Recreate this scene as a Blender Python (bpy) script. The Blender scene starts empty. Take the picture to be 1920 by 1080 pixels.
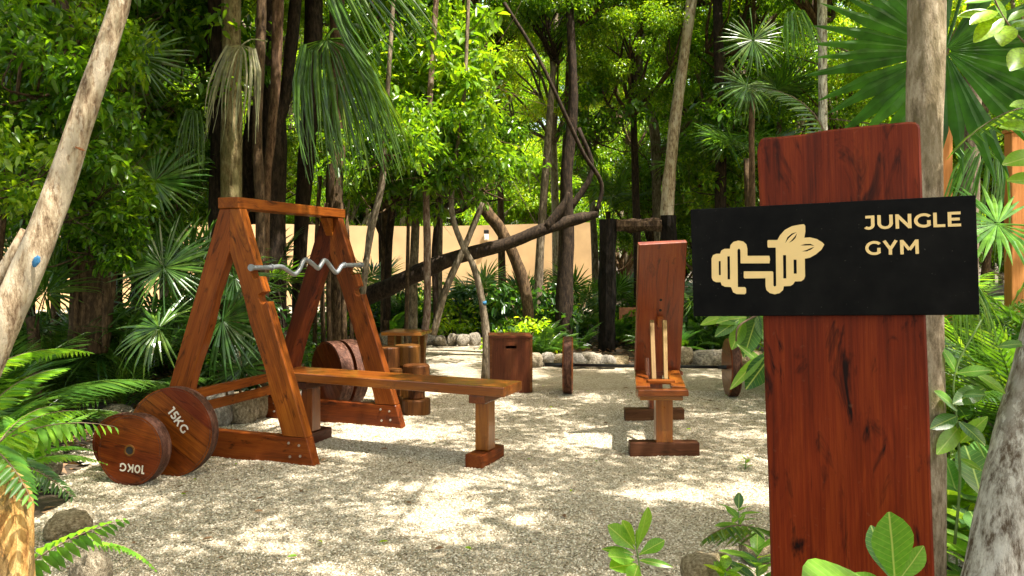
import bpy, bmesh, math, random
import numpy as np
from mathutils import Vector, Matrix, noise as mnoise

# ------------------------------------------------------------------ camera, light, exposure
SC = bpy.context.scene
FPX, HX, HY, CAMZ = 1466.0, 960.0, 490.0, 1.35
cd = bpy.data.cameras.new('camera'); cam = bpy.data.objects.new('camera', cd)
SC.collection.objects.link(cam); SC.camera = cam
cam.location = (0, 0, CAMZ); cam.rotation_euler = (math.radians(90), 0, 0)
cd.sensor_width = 36; cd.lens = 36 * FPX / 1920
cd.shift_y = -(540 - HY) / 1920
cd.clip_start = .05; cd.clip_end = 1500

SUN_EL, SUN_AZ = 68.0, 122.0          # azimuth of the sun, clockwise from +Y
w = bpy.data.worlds.new('World'); SC.world = w; w.use_nodes = True
nt = w.node_tree; nt.nodes.clear()
sky = nt.nodes.new('ShaderNodeTexSky'); sky.sky_type = 'NISHITA'; sky.sun_disc = False
sky.sun_elevation = math.radians(SUN_EL); sky.sun_rotation = math.radians(SUN_AZ)
bg = nt.nodes.new('ShaderNodeBackground'); bg.inputs[1].default_value = .15
wo = nt.nodes.new('ShaderNodeOutputWorld')
sky.air_density = 1.0; sky.dust_density = 2.5; sky.ozone_density = .3
hz = nt.nodes.new('ShaderNodeMix'); hz.data_type = 'RGBA'; hz.blend_type = 'MULTIPLY'; hz.inputs[0].default_value = 1
hz.inputs[7].default_value = (1.12, .98, .74, 1)          # hazy, warm tropical midday sky
nt.links.new(sky.outputs[0], hz.inputs[6]); nt.links.new(hz.outputs[2], bg.inputs[0]); nt.links.new(bg.outputs[0], wo.inputs[0])
sl = bpy.data.lights.new('sun', 'SUN'); sl.energy = 4.2; sl.angle = math.radians(.53); sl.color = (1, .95, .86)
so = bpy.data.objects.new('sun', sl); SC.collection.objects.link(so)
_a, _e = math.radians(SUN_AZ), math.radians(SUN_EL)
SUND = Vector((math.sin(_a) * math.cos(_e), math.cos(_a) * math.cos(_e), math.sin(_e)))
so.rotation_euler = SUND.to_track_quat('Z', 'Y').to_euler()
SC.view_settings.view_transform = 'Standard'; SC.view_settings.look = 'None'
SC.view_settings.exposure = 2.0; SC.view_settings.gamma = 1
SC.render.engine = 'CYCLES'
SC.cycles.max_bounces = 7; SC.cycles.diffuse_bounces = 4; SC.cycles.transmission_bounces = 5
SC.cycles.transparent_max_bounces = 4; SC.cycles.use_denoising = True
SC.cycles.sample_clamp_indirect = 8

# ------------------------------------------------------------------ helpers
rng = np.random.default_rng(7); R = random.Random(11)
COL = SC.collection
W = {}
def P(px, py, Y): return Vector(((px - HX) / FPX * Y, Y, CAMZ - (py - HY) / FPX * Y))
def G(px, py):
    Y = CAMZ * FPX / (py - HY); return Vector(((px - HX) / FPX * Y, Y, 0))
def link(o, parent=None, M=None):
    COL.objects.link(o)
    M = M if M is not None else Matrix.Identity(4)
    W[o] = M
    if parent is not None:
        o.parent = parent; o.matrix_basis = W[parent].inverted() @ M
    else: o.matrix_basis = M
    return o
def tag(o, label, cat, group=None):
    o['label'] = label; o['category'] = cat
    if group: o['group'] = group
    return o
def thing(name, label, cat, loc=(0, 0, 0), rz=0, group=None, M=None):
    o = bpy.data.objects.new(name, None); o.empty_display_size = .1
    link(o, None, M if M is not None else Matrix.Translation(loc) @ Matrix.Rotation(rz, 4, 'Z'))
    return tag(o, label, cat, group)
def mesh(name, v, f, mats, smooth=False, mi=None):
    me = bpy.data.meshes.new(name)
    v = np.asarray(v, dtype=np.float32)
    if isinstance(f, np.ndarray):
        n = f.shape[1]; me.vertices.add(len(v)); me.vertices.foreach_set('co', v.ravel())
        me.loops.add(f.size); me.loops.foreach_set('vertex_index', f.ravel().astype(np.int32))
        me.polygons.add(len(f)); me.polygons.foreach_set('loop_start', np.arange(0, f.size, n, dtype=np.int32))
        me.polygons.foreach_set('loop_total', np.full(len(f), n, dtype=np.int32))
        me.update(calc_edges=True)
    else:
        me.from_pydata([tuple(map(float, x)) for x in v], [], f)
    for m in (mats if isinstance(mats, (list, tuple)) else [mats]): me.materials.append(m)
    if mi is not None: me.polygons.foreach_set('material_index', np.asarray(mi, dtype=np.int32))
    if smooth: me.polygons.foreach_set('use_smooth', np.ones(len(me.polygons), dtype=bool))
    me.update(); return me
def part(name, me, parent, M=None, label=None):
    o = bpy.data.objects.new(name, me); link(o, parent, M)
    if label: o['label'] = label
    return o
def frame(org, x, z):
    """matrix with local X along x, local Z near z"""
    x = Vector(x).normalized(); z = Vector(z); y = z.cross(x).normalized(); z = x.cross(y)
    M = Matrix((x, y, z)).transposed().to_4x4(); M.translation = Vector(org); return M

# ------------------------------------------------------------------ materials
def nodes(name):
    m = bpy.data.materials.new(name); m.use_nodes = True; t = m.node_tree; t.nodes.clear()
    out = t.nodes.new('ShaderNodeOutputMaterial')
    def N(k, **kw):
        n = t.nodes.new('ShaderNode' + k)
        for a, b in kw.items():
            if a.startswith('i_'):
                s = a[2:]; n.inputs[int(s) if s.isdigit() else s.replace('_', ' ')].default_value = b
            else: setattr(n, a, b)
        return n
    return m, t, out, N, t.links.new
def ramp(N, stops):
    r = N('ValToRGB'); e = r.color_ramp.elements
    while len(e) < len(stops): e.new(.5)
    for i, (p, c) in enumerate(stops):
        e[i].position = p; e[i].color = tuple(c) + (1,) if len(c) == 3 else c
    return r
def wood(name, c_dark, c_mid, c_light, rough=.32, scale=1.0, coat=.35, knots=.5, seam=0):
    m, t, out, N, L = nodes(name)
    tc = N('TexCoord'); oi = N('ObjectInfo')
    add = N('VectorMath', operation='ADD'); L(tc.outputs['Object'], add.inputs[0])
    rs = N('VectorMath', operation='SCALE'); rs.inputs[0].default_value = (13, 7, 5); L(oi.outputs['Random'], rs.inputs['Scale'])
    L(rs.outputs[0], add.inputs[1])
    mp = N('Mapping'); mp.inputs['Scale'].default_value = (.9 * scale, 9 * scale, 9 * scale); L(add.outputs[0], mp.inputs[0])
    warp = N('TexNoise', i_Scale=1.1, i_Detail=3.0); L(add.outputs[0], warp.inputs['Vector'])
    wa = N('VectorMath', operation='MULTIPLY_ADD'); L(warp.outputs['Color'], wa.inputs[0]); wa.inputs[1].default_value = (1.0, 1.1, 1.1); L(mp.outputs[0], wa.inputs[2])
    n1 = N('TexNoise', i_Scale=1.6, i_Detail=5.0, i_Roughness=.6, i_Distortion=.5); L(wa.outputs[0], n1.inputs['Vector'])
    mp2 = N('Mapping'); mp2.inputs['Scale'].default_value = (3 * scale, 130 * scale, 130 * scale); L(add.outputs[0], mp2.inputs[0])
    n2 = N('TexNoise', i_Scale=1.0, i_Detail=3.0, i_Roughness=.7); L(mp2.outputs[0], n2.inputs['Vector'])
    mx = N('Mix', data_type='FLOAT', i_Factor=.42); L(n1.outputs[0], mx.inputs[2]); L(n2.outputs[0], mx.inputs[3])
    cr = ramp(N, [(.30, c_dark), (.5, c_mid), (.72, c_light)]); L(mx.outputs[0], cr.inputs[0])
    # dark streaks, knots
    mp3 = N('Mapping'); mp3.inputs['Scale'].default_value = (3.2 * scale, 11 * scale, 11 * scale); L(add.outputs[0], mp3.inputs[0])
    n3 = N('TexNoise', i_Scale=1.3, i_Detail=4.0, i_Roughness=.65, i_Distortion=1.2); L(mp3.outputs[0], n3.inputs['Vector'])
    kr = ramp(N, [(.57, (0, 0, 0)), (.70, (1, 1, 1))]); L(n3.outputs[0], kr.inputs[0])
    km = N('Math', operation='MULTIPLY'); km.inputs[1].default_value = knots; L(kr.outputs[0], km.inputs[0])
    mc = N('Mix', data_type='RGBA'); L(km.outputs[0], mc.inputs[0]); L(cr.outputs[0], mc.inputs[6]); mc.inputs[7].default_value = tuple(x * .3 for x in c_dark) + (1,)
    # per piece tone
    hv = N('HueSaturation'); L(mc.outputs[2], hv.inputs['Color'])
    hr = N('MapRange', i_3=.492, i_4=.512); L(oi.outputs['Random'], hr.inputs[0]); L(hr.outputs[0], hv.inputs['Hue'])
    mr = N('MapRange', i_3=.68, i_4=1.25); L(oi.outputs['Random'], mr.inputs[0]); L(mr.outputs[0], hv.inputs['Value'])
    # dust specks and scratches, worn paler
    nd = N('TexNoise', i_Scale=55.0, i_Detail=2.0); L(tc.outputs['Object'], nd.inputs['Vector'])
    dr = ramp(N, [(.66, (0, 0, 0)), (.8, (1, 1, 1))]); L(nd.outputs[0], dr.inputs[0])
    dm = N('Math', operation='MULTIPLY'); dm.inputs[1].default_value = .1; L(dr.outputs[0], dm.inputs[0])
    md = N('Mix', data_type='RGBA'); L(dm.outputs[0], md.inputs[0]); L(hv.outputs[0], md.inputs[6]); md.inputs[7].default_value = (.36, .2, .11, 1)
    b = N('BsdfPrincipled'); L(md.outputs[2], b.inputs['Base Color']); b.inputs['Specular IOR Level'].default_value = .12 if coat < .3 else .4
    rr = N('MapRange', i_3=rough - .08, i_4=rough + .25); L(n3.outputs[0], rr.inputs[0]); L(rr.outputs[0], b.inputs['Roughness'])
    b.inputs['Coat Weight'].default_value = coat; b.inputs['Coat Roughness'].default_value = .18
    bp = N('Bump', i_Strength=.25, i_Distance=.004); L(mx.outputs[0], bp.inputs['Height'])
    bp2 = N('Bump', i_Strength=.3, i_Distance=.006); L(n3.outputs[0], bp2.inputs['Height']); L(bp.outputs[0], bp2.inputs['Normal'])
    L(bp2.outputs[0], b.inputs['Normal']); L(b.outputs[0], out.inputs[0])
    return m
def leafmat(name, cols, trans=.45, rough=.27, tcol=1.9, spec=.5, vein=False):
    m, t, out, N, L = nodes(name)
    g = N('NewGeometry'); oi = N('ObjectInfo')
    ad = N('Math', operation='MULTIPLY_ADD'); L(oi.outputs['Random'], ad.inputs[0]); ad.inputs[1].default_value = .45
    ad0 = N('Math', operation='MULTIPLY'); L(g.outputs['Random Per Island'], ad0.inputs[0]); ad0.inputs[1].default_value = .6
    L(ad0.outputs[0], ad.inputs[2])
    k = len(cols); cr = ramp(N, [(i / (k - 1), c) for i, c in enumerate(cols)]); L(ad.outputs[0], cr.inputs[0])
    tc = N('TexCoord'); nz = N('TexNoise', i_Scale=14.0, i_Detail=2.0); L(tc.outputs['Object'], nz.inputs['Vector'])
    hv = N('HueSaturation'); L(cr.outputs[0], hv.inputs['Color'])
    mr = N('MapRange', i_1=.3, i_2=.7, i_3=.6, i_4=1.35); L(nz.outputs[0], mr.inputs[0]); L(mr.outputs[0], hv.inputs['Value'])
    if vein:      # pale midrib and side veins, laid out in the leaf's own coordinates
        mr.inputs[3].default_value = .88; mr.inputs[4].default_value = 1.12
        sx = N('SeparateXYZ'); L(tc.outputs['Object'], sx.inputs[0]); ab = N('Math', operation='ABSOLUTE'); L(sx.outputs[1], ab.inputs[0])
        mrb = N('MapRange', i_1=.006, i_2=.016, i_3=1.0, i_4=0.0); L(ab.outputs[0], mrb.inputs[0])
        cmb = N('Math', operation='MULTIPLY_ADD'); L(ab.outputs[0], cmb.inputs[0]); cmb.inputs[1].default_value = -.8; L(sx.outputs[0], cmb.inputs[2])
        fr = N('Math', operation='PINGPONG'); L(cmb.outputs[0], fr.inputs[0]); fr.inputs[1].default_value = .045
        sv = N('MapRange', i_1=.001, i_2=.006, i_3=.45, i_4=0.0); L(fr.outputs[0], sv.inputs[0])
        mxx = N('Math', operation='MAXIMUM'); L(mrb.outputs[0], mxx.inputs[0]); L(sv.outputs[0], mxx.inputs[1])
        vm = N('Mix', data_type='RGBA'); L(mxx.outputs[0], vm.inputs[0]); L(hv.outputs[0], vm.inputs[6]); vm.inputs[7].default_value = (.32, .42, .12, 1)
        hv = N('HueSaturation'); L(vm.outputs[2], hv.inputs['Color'])
    b = N('BsdfPrincipled', i_Roughness=rough); L(hv.outputs[0], b.inputs['Base Color']); b.inputs['Specular IOR Level'].default_value = spec
    tr = N('BsdfTranslucent'); tm = N('Mix', data_type='RGBA', blend_type='MULTIPLY'); tm.inputs[0].default_value = 1
    L(hv.outputs[0], tm.inputs[6]); tm.inputs[7].default_value = (tcol * 1.35, tcol * 1.2, tcol * .3, 1); L(tm.outputs[2], tr.inputs[0])
    ms = N('MixShader', i_0=trans); L(b.outputs[0], ms.inputs[1]); L(tr.outputs[0], ms.inputs[2]); L(ms.outputs[0], out.inputs[0])
    return m
def bark(name, c1, c2, c3, patch=0, pc=(.5, .45, .36), rough=.85, ys=1.0):
    m, t, out, N, L = nodes(name)
    tc = N('TexCoord'); oi = N('ObjectInfo')
    mp = N('Mapping'); mp.inputs['Scale'].default_value = (1, 1, .3 * ys); L(tc.outputs['Object'], mp.inputs[0])
    n1 = N('TexNoise', i_Scale=34.0, i_Detail=8.0, i_Roughness=.72); L(mp.outputs[0], n1.inputs['Vector'])
    n2 = N('TexNoise', i_Scale=9.0, i_Detail=8.0, i_Roughness=.72); L(mp.outputs[0], n2.inputs['Vector'])
    cr = ramp(N, [(.38, c1), (.5, c2), (.60, c3)]); L(n1.outputs[0], cr.inputs[0])
    pr = ramp(N, [(.51, (0, 0, 0)), (.54, (1, 1, 1))]); L(n2.outputs[0], pr.inputs[0])
    pm = N('Math', operation='MULTIPLY'); pm.inputs[1].default_value = patch; L(pr.outputs[0], pm.inputs[0])
    mx = N('Mix', data_type='RGBA'); L(pm.outputs[0], mx.inputs[0]); L(cr.outputs[0], mx.inputs[6]); mx.inputs[7].default_value = tuple(pc) + (1,)
    b = N('BsdfPrincipled', i_Roughness=rough); L(mx.outputs[2], b.inputs['Base Color']); b.inputs['Specular IOR Level'].default_value = .15
    bp = N('Bump', i_Strength=.9, i_Distance=.016); L(n1.outputs[0], bp.inputs['Height'])
    bp2 = N('Bump', i_Strength=.5, i_Distance=.02); L(n2.outputs[0], bp2.inputs['Height']); L(bp.outputs[0], bp2.inputs['Normal'])
    L(bp2.outputs[0], b.inputs['Normal']); L(b.outputs[0], out.inputs[0]); return m
def plain(name, c, rough=.6, metal=0, nscale=30, var=.2, bump=.1, dist=.002, spec=.5):
    m, t, out, N, L = nodes(name)
    tc = N('TexCoord'); n = N('TexNoise', i_Scale=float(nscale), i_Detail=4.0); L(tc.outputs['Object'], n.inputs['Vector'])
    cr = ramp(N, [(.3, [x * (1 - var) for x in c]), (.7, [min(1, x * (1 + var)) for x in c])]); L(n.outputs[0], cr.inputs[0])
    b = N('BsdfPrincipled', i_Roughness=rough, i_Metallic=metal); b.inputs['Specular IOR Level'].default_value = spec; L(cr.outputs[0], b.inputs['Base Color'])
    bp = N('Bump', i_Strength=bump, i_Distance=dist); L(n.outputs[0], bp.inputs['Height']); L(bp.outputs[0], b.inputs['Normal'])
    L(b.outputs[0], out.inputs[0]); return m

M_post = wood('sign_post_wood', (.035, .006, .001), (.185, .028, .003), (.33, .066, .007), rough=.4, coat=.03, knots=1.0)
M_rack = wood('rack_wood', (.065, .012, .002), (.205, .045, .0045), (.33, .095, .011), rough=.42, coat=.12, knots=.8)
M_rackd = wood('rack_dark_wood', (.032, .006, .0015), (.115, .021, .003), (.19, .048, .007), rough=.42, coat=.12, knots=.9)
M_bench = wood('bench_wood', (.06, .014, .0015), (.19, .046, .004), (.32, .105, .009), rough=.25, coat=.5, knots=.6)
M_base = wood('foot_wood', (.03, .010, .005), (.08, .026, .012), (.14, .055, .028), rough=.5, coat=.1)
M_plate = wood('plate_wood', (.035, .007, .0015), (.14, .025, .003), (.25, .064, .008), rough=.4, coat=.12, knots=.7)
M_box = wood('box_wood', (.04, .010, .004), (.11, .029, .009), (.18, .06, .02), rough=.42, coat=.15)
M_log = wood('log_wood', (.03, .009, .0025), (.10, .033, .007), (.19, .075, .018), rough=.5, coat=.1, knots=.7)
M_back = wood('backrest_wood', (.05, .008, .002), (.18, .028, .004), (.27, .065, .009), rough=.3, coat=.35, knots=.7)
M_stick = wood('prop_wood', (.07, .035, .012), (.15, .085, .03), (.24, .15, .06), rough=.55, coat=0)
M_orange = wood('orange_wood', (.28, .09, .025), (.45, .17, .05), (.58, .25, .09), rough=.6, coat=0, knots=.3)
M_charred = bark('charred_timber', (.004, .003, .002), (.008, .006, .004), (.018, .012, .008), .3, (.01, .007, .005))
M_rim = bark('plate_rim_wood', (.035, .014, .009), (.085, .035, .022), (.15, .07, .045), .5, (.07, .03, .02), rough=.5)
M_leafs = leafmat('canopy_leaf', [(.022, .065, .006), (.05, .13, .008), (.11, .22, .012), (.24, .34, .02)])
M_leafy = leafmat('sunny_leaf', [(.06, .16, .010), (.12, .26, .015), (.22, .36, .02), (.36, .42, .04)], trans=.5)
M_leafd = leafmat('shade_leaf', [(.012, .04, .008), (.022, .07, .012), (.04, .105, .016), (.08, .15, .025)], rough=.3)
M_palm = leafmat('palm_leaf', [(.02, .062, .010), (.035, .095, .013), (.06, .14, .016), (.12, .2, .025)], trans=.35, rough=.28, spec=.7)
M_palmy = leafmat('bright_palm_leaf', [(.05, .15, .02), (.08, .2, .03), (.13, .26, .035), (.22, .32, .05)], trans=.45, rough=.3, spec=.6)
M_palmdry = leafmat('dry_palm_leaf', [(.07, .085, .03), (.12, .13, .055), (.18, .18, .085), (.24, .22, .12)], trans=.25, rough=.5)
M_fern = leafmat('fern_leaf', [(.045, .15, .02), (.08, .21, .025), (.12, .27, .03), (.2, .34, .045)], trans=.5, rough=.4)
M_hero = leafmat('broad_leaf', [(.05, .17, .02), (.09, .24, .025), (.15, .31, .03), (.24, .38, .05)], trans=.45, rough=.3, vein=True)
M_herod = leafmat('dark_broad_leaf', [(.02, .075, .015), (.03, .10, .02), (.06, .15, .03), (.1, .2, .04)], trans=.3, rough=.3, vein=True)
M_stem = plain('green_stem', (.12, .2, .04), .5)
M_twig = plain('twig', (.14, .09, .05), .8)
M_pale = bark('pale_bark', (.13, .08, .045), (.34, .25, .155), (.5, .4, .27), .6, (.53, .45, .33))
M_white = bark('white_bark', (.12, .085, .055), (.47, .42, .35), (.68, .63, .55), .55, (.14, .10, .065))
M_tan = bark('tan_bark', (.26, .12, .035), (.52, .29, .09), (.62, .4, .16), .75, (.10, .07, .03))
M_grey = bark('grey_bark', (.06, .045, .03), (.17, .13, .085), (.29, .23, .16), .5, (.09, .07, .045))
M_brown = bark('brown_bark', (.025, .015, .008), (.075, .045, .022), (.15, .095, .05), .5, (.045, .03, .017))
M_dark = bark('dark_bark', (.009, .006, .004), (.025, .016, .01), (.055, .036, .022), .4, (.03, .02, .012))
M_red = bark('reddish_bark', (.04, .02, .01), (.10, .055, .028), (.17, .10, .055), .4, (.05, .03, .015))
M_metal = plain('galvanised_metal', (.24, .25, .26), .42, .6, 60, .15, .05)
M_black = plain('black_steel', (.02, .02, .022), .4, .3)
M_sign = plain('black_panel', (.0022, .0022, .0022), .55, 0, 120, .35, .05, spec=.05)
M_gold = plain('gold_lettering', (.80, .55, .22), .6, .0, 20, .04, .02)
M_letter = plain('white_lettering', (.62, .55, .45), .6, 0, 200, .25, .05)
M_hole = plain('dark_socket', (.01, .008, .006), .9)
M_bluep = plain('blue_paint', (.02, .12, .24), .8, 0, 60, .6)
M_orangep = plain('orange_paint', (.3, .10, .03), .8, 0, 25, .5)
M_lampm = plain('white_fixture', (.7, .68, .62), .5)
M_bolt = plain('bolt_metal', (.5, .46, .4), .4, .8)

def dusty_black():
    m, t, out, N, L = nodes('black_panel'); tc = N('TexCoord')
    n = N('TexNoise', i_Scale=150.0, i_Detail=1.0); L(tc.outputs['Object'], n.inputs['Vector']); r = ramp(N, [(.74, (0, 0, 0)), (.8, (1, 1, 1))]); L(n.outputs[0], r.inputs[0])
    n2 = N('TexNoise', i_Scale=7.0, i_Detail=6.0, i_Roughness=.7); L(tc.outputs['Object'], n2.inputs['Vector']); r2 = ramp(N, [(.4, (.0018, .0017, .0016)), (.75, (.0075, .007, .006))]); L(n2.outputs[0], r2.inputs[0])
    mx = N('Mix', data_type='RGBA'); L(r.outputs[0], mx.inputs[0]); L(r2.outputs[0], mx.inputs[6]); mx.inputs[7].default_value = (.06, .055, .045, 1)
    b = N('BsdfPrincipled', i_Roughness=.5); b.inputs['Specular IOR Level'].default_value = .07; L(mx.outputs[2], b.inputs['Base Color']); L(b.outputs[0], out.inputs[0]); return m
M_sign = dusty_black()
def rock_mat():
    m, t, out, N, L = nodes('limestone')
    tc = N('TexCoord'); oi = N('ObjectInfo')
    n = N('TexNoise', i_Scale=6.0, i_Detail=8.0, i_Roughness=.65); L(tc.outputs['Object'], n.inputs['Vector'])
    v = N('TexVoronoi', i_Scale=16.0); L(tc.outputs['Object'], v.inputs['Vector'])
    cr = ramp(N, [(.3, (.07, .055, .033)), (.48, (.22, .18, .125)), (.62, (.36, .31, .23)), (.8, (.46, .41, .32))]); L(n.outputs[0], cr.inputs[0])
    hs = N('HueSaturation'); L(cr.outputs[0], hs.inputs['Color']); mr = N('MapRange', i_3=.6, i_4=1.5); L(oi.outputs['Random'], mr.inputs[0]); L(mr.outputs[0], hs.inputs['Saturation'])
    b = N('BsdfPrincipled', i_Roughness=.9); L(hs.outputs[0], b.inputs['Base Color'])
    bp = N('Bump', i_Strength=.8, i_Distance=.03); L(n.outputs[0], bp.inputs['Height'])
    bp2 = N('Bump', i_Strength=.4, i_Distance=.02); L(v.outputs[0], bp2.inputs['Height']); L(bp.outputs[0], bp2.inputs['Normal'])
    L(bp2.outputs[0], b.inputs['Normal']); L(b.outputs[0], out.inputs[0]); return m
M_rock = rock_mat()
def gravel_mat():
    m, t, out, N, L = nodes('crushed_limestone_gravel')
    tc = N('TexCoord')
    v = N('TexVoronoi', i_Scale=85.0, i_Randomness=1.0); L(tc.outputs['Object'], v.inputs['Vector'])
    n = N('TexNoise', i_Scale=1.3, i_Detail=5.0); L(tc.outputs['Object'], n.inputs['Vector'])
    n2 = N('TexNoise', i_Scale=60.0, i_Detail=5.0, i_Roughness=.75); L(tc.outputs['Object'], n2.inputs['Vector'])
    sp = N('SeparateColor'); L(v.outputs['Color'], sp.inputs[0])
    cr = ramp(N, [(0, (.22, .17, .11)), (.15, (.38, .315, .225)), (.6, (.50, .43, .32)), (1, (.62, .55, .43))]); L(sp.outputs[0], cr.inputs[0])
    dk = ramp(N, [(.3, (.55, .55, .55)), (.5, (1, 1, 1))]); L(n2.outputs[0], dk.inputs[0])
    mx = N('Mix', data_type='RGBA', blend_type='MULTIPLY'); mx.inputs[0].default_value = .9; L(cr.outputs[0], mx.inputs[6]); L(dk.outputs[0], mx.inputs[7])
    bg_ = ramp(N, [(.35, (.82, .8, .74)), (.65, (1, 1, 1))]); L(n.outputs[0], bg_.inputs[0])
    mx2 = N('Mix', data_type='RGBA', blend_type='MULTIPLY'); mx2.inputs[0].default_value = 1; L(mx.outputs[2], mx2.inputs[6]); L(bg_.outputs[0], mx2.inputs[7])
    b = N('BsdfPrincipled', i_Roughness=.95); L(mx2.outputs[2], b.inputs['Base Color']); b.inputs['Specular IOR Level'].default_value = .2
    bp = N('Bump', i_Strength=1.0, i_Distance=.012); bp.invert = True; L(v.outputs['Distance'], bp.inputs['Height'])
    bp2 = N('Bump', i_Strength=.9, i_Distance=.015); L(n2.outputs[0], bp2.inputs['Height']); L(bp.outputs[0], bp2.inputs['Normal'])
    L(bp2.outputs[0], b.inputs['Normal']); L(b.outputs[0], out.inputs[0]); return m
M_gravel = gravel_mat()
def pebble_mat():
    m, t, out, N, L = nodes('limestone_chip')
    oi = N('ObjectInfo'); g = N('NewGeometry')
    cr = ramp(N, [(0, (.11, .08, .045)), (.14, (.31, .25, .165)), (.5, (.47, .40, .29)), (1, (.68, .61, .49))]); L(oi.outputs['Random'], cr.inputs[0])
    b = N('BsdfPrincipled', i_Roughness=.9); L(cr.outputs[0], b.inputs['Base Color']); b.inputs['Specular IOR Level'].default_value = .2
    L(b.outputs[0], out.inputs[0]); return m
M_pebble = pebble_mat()
M_soil = plain('dark_leaf_soil', (.06, .042, .0235), .95, 0, 9, .6, .8, .05)
M_litter = leafmat('dry_leaf', [(.07, .035, .018), (.14, .075, .035), (.24, .13, .06), (.36, .24, .13)], trans=.15, rough=.7, tcol=1.2)
M_wall = plain('tan_render', (.54, .355, .18), .9, 0, 1.4, .16, .3, .02)

# ------------------------------------------------------------------ shape builders
def bevel_mesh(bm, w, seg=1):
    bmesh.ops.bevel(bm, geom=bm.edges[:], offset=w, segments=seg, affect='EDGES', profile=.6, clamp_overlap=True)
def bm_mesh(name, bm, mats, smooth=False):
    me = bpy.data.meshes.new(name); bmesh.ops.recalc_face_normals(bm, faces=bm.faces[:]); bm.to_mesh(me); bm.free()
    for m in (mats if isinstance(mats, (list, tuple)) else [mats]): me.materials.append(m)
    if smooth: me.polygons.foreach_set('use_smooth', np.ones(len(me.polygons), dtype=bool))
    return me
def box_me(name, sx, sy, sz, mat, bev=.006, jit=0):
    """box centred on the origin"""
    bm = bmesh.new(); bmesh.ops.create_cube(bm, size=1)
    for v in bm.verts:
        v.co = Vector((v.co.x * sx, v.co.y * sy, v.co.z * sz)) + Vector([R.uniform(-jit, jit) for _ in range(3)])
    bevel_mesh(bm, bev, 2); return bm_mesh(name, bm, mat)
def beam(name, a, b, wy, wz, mat, parent, up=(0, 0, 1), bev=.006, jit=.002, label=None):
    """beam from a to b; local X along its length"""
    a, b = Vector(a), Vector(b); L_ = (b - a).length
    return part(name, box_me(name, L_, wy, wz, mat, bev, jit), parent, frame((a + b) / 2, b - a, up), label)
def prism(name, poly, thick, mat, bev=.005, axis='Y', holes=()):
    """polygon in local XZ extruded along local Y from 0 to thick"""
    bm = bmesh.new(); vs = [bm.verts.new((x, 0, z)) for x, z in poly]
    f = bm.faces.new(vs); r = bmesh.ops.extrude_face_region(bm, geom=[f])
    for v in r['geom']:
        if isinstance(v, bmesh.types.BMVert): v.co.y += thick
    bmesh.ops.recalc_face_normals(bm, faces=bm.faces[:])
    if bev: bmesh.ops.bevel(bm, geom=[e for e in bm.edges], offset=bev, segments=1, affect='EDGES', clamp_overlap=True)
    return bm_mesh(name, bm, mat)
def crom(pts, n):
    pts = [np.array(p, float) for p in pts]; q = [2 * pts[0] - pts[1]] + pts + [2 * pts[-1] - pts[-2]]; o = []
    for i in range(1, len(q) - 2):
        for k in range(n):
            t = k / n; p0, p1, p2, p3 = q[i - 1], q[i], q[i + 1], q[i + 2]
            o.append(.5 * ((2 * p1) + (-p0 + p2) * t + (2 * p0 - 5 * p1 + 4 * p2 - p3) * t * t + (-p0 + 3 * p1 - 3 * p2 + p3) * t ** 3))
    o.append(pts[-1]); return np.array(o)
def tube(pts, sides=8, n=4, rough=0., seed=0, cap=True):
    """pts: rows of x,y,z,r -> verts, faces"""
    c = crom(pts, n) if n > 1 else np.array(pts, float); V = []; F = []
    r_ = np.random.default_rng(seed + 5); up = np.array([.3, 1, .2])
    ph = r_.uniform(0, 6.28, 4)
    for i, row in enumerate(c):
        d = c[min(i + 1, len(c) - 1)][:3] - c[max(i - 1, 0)][:3]; d /= (np.linalg.norm(d) + 1e-9)
        x = np.cross(d, up); x /= (np.linalg.norm(x) + 1e-9); y = np.cross(x, d); up = y
        for k in range(sides):
            a = 2 * math.pi * k / sides
            rr = row[3] * (1 + rough * (.5 * math.sin(3 * a + ph[0] + i * .5) + .5 * math.sin(2 * a + ph[1] - i * .9) + r_.uniform(-.5, .5)))
            V.append(row[:3] + rr * (math.cos(a) * x + math.sin(a) * y))
    m = len(c)
    for i in range(m - 1):
        for k in range(sides):
            a, b = i * sides + k, i * sides + (k + 1) % sides
            F.append((a, b, b + sides, a + sides))
    if cap: F.append(tuple(range(sides))[::-1]); F.append(tuple((m - 1) * sides + k for k in range(sides)))
    return V, F
def join(parts):
    V, F = [], []
    for v, f in parts:
        o = len(V); V += list(v); F += [tuple(i + o for i in t) for t in f]
    return V, F
def disc_me(name, r, t, mat, matrim, seg=48, bev=.012):
    """disc, axis local Z? -> axis along local Y; front face at y=0, back at y=t"""
    prof = [(0, 0), (r - bev, 0), (r, bev), (r, t - bev), (r - bev, t), (0, t)]
    V = []; F = []; MI = []
    for k in range(seg):
        a = 2 * math.pi * k / seg; rr = 1 + .006 * math.sin(3 * a + 1)
        for (q, y) in prof[1:-1]: V.append((q * rr * math.cos(a), y, q * rr * math.sin(a)))
    m = 4
    for k in range(seg):
        for j in range(3):
            a = k * m + j; b = ((k + 1) % seg) * m + j
            F.append((a, a + 1, b + 1, b)); MI.append(1 if j == 1 else 0)
    F.append(tuple(k * m for k in range(seg))); MI.append(0)
    F.append(tuple(k * m + 3 for k in range(seg))[::-1]); MI.append(0)
    return mesh(name, V, F, [mat, matrim], mi=MI)

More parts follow.
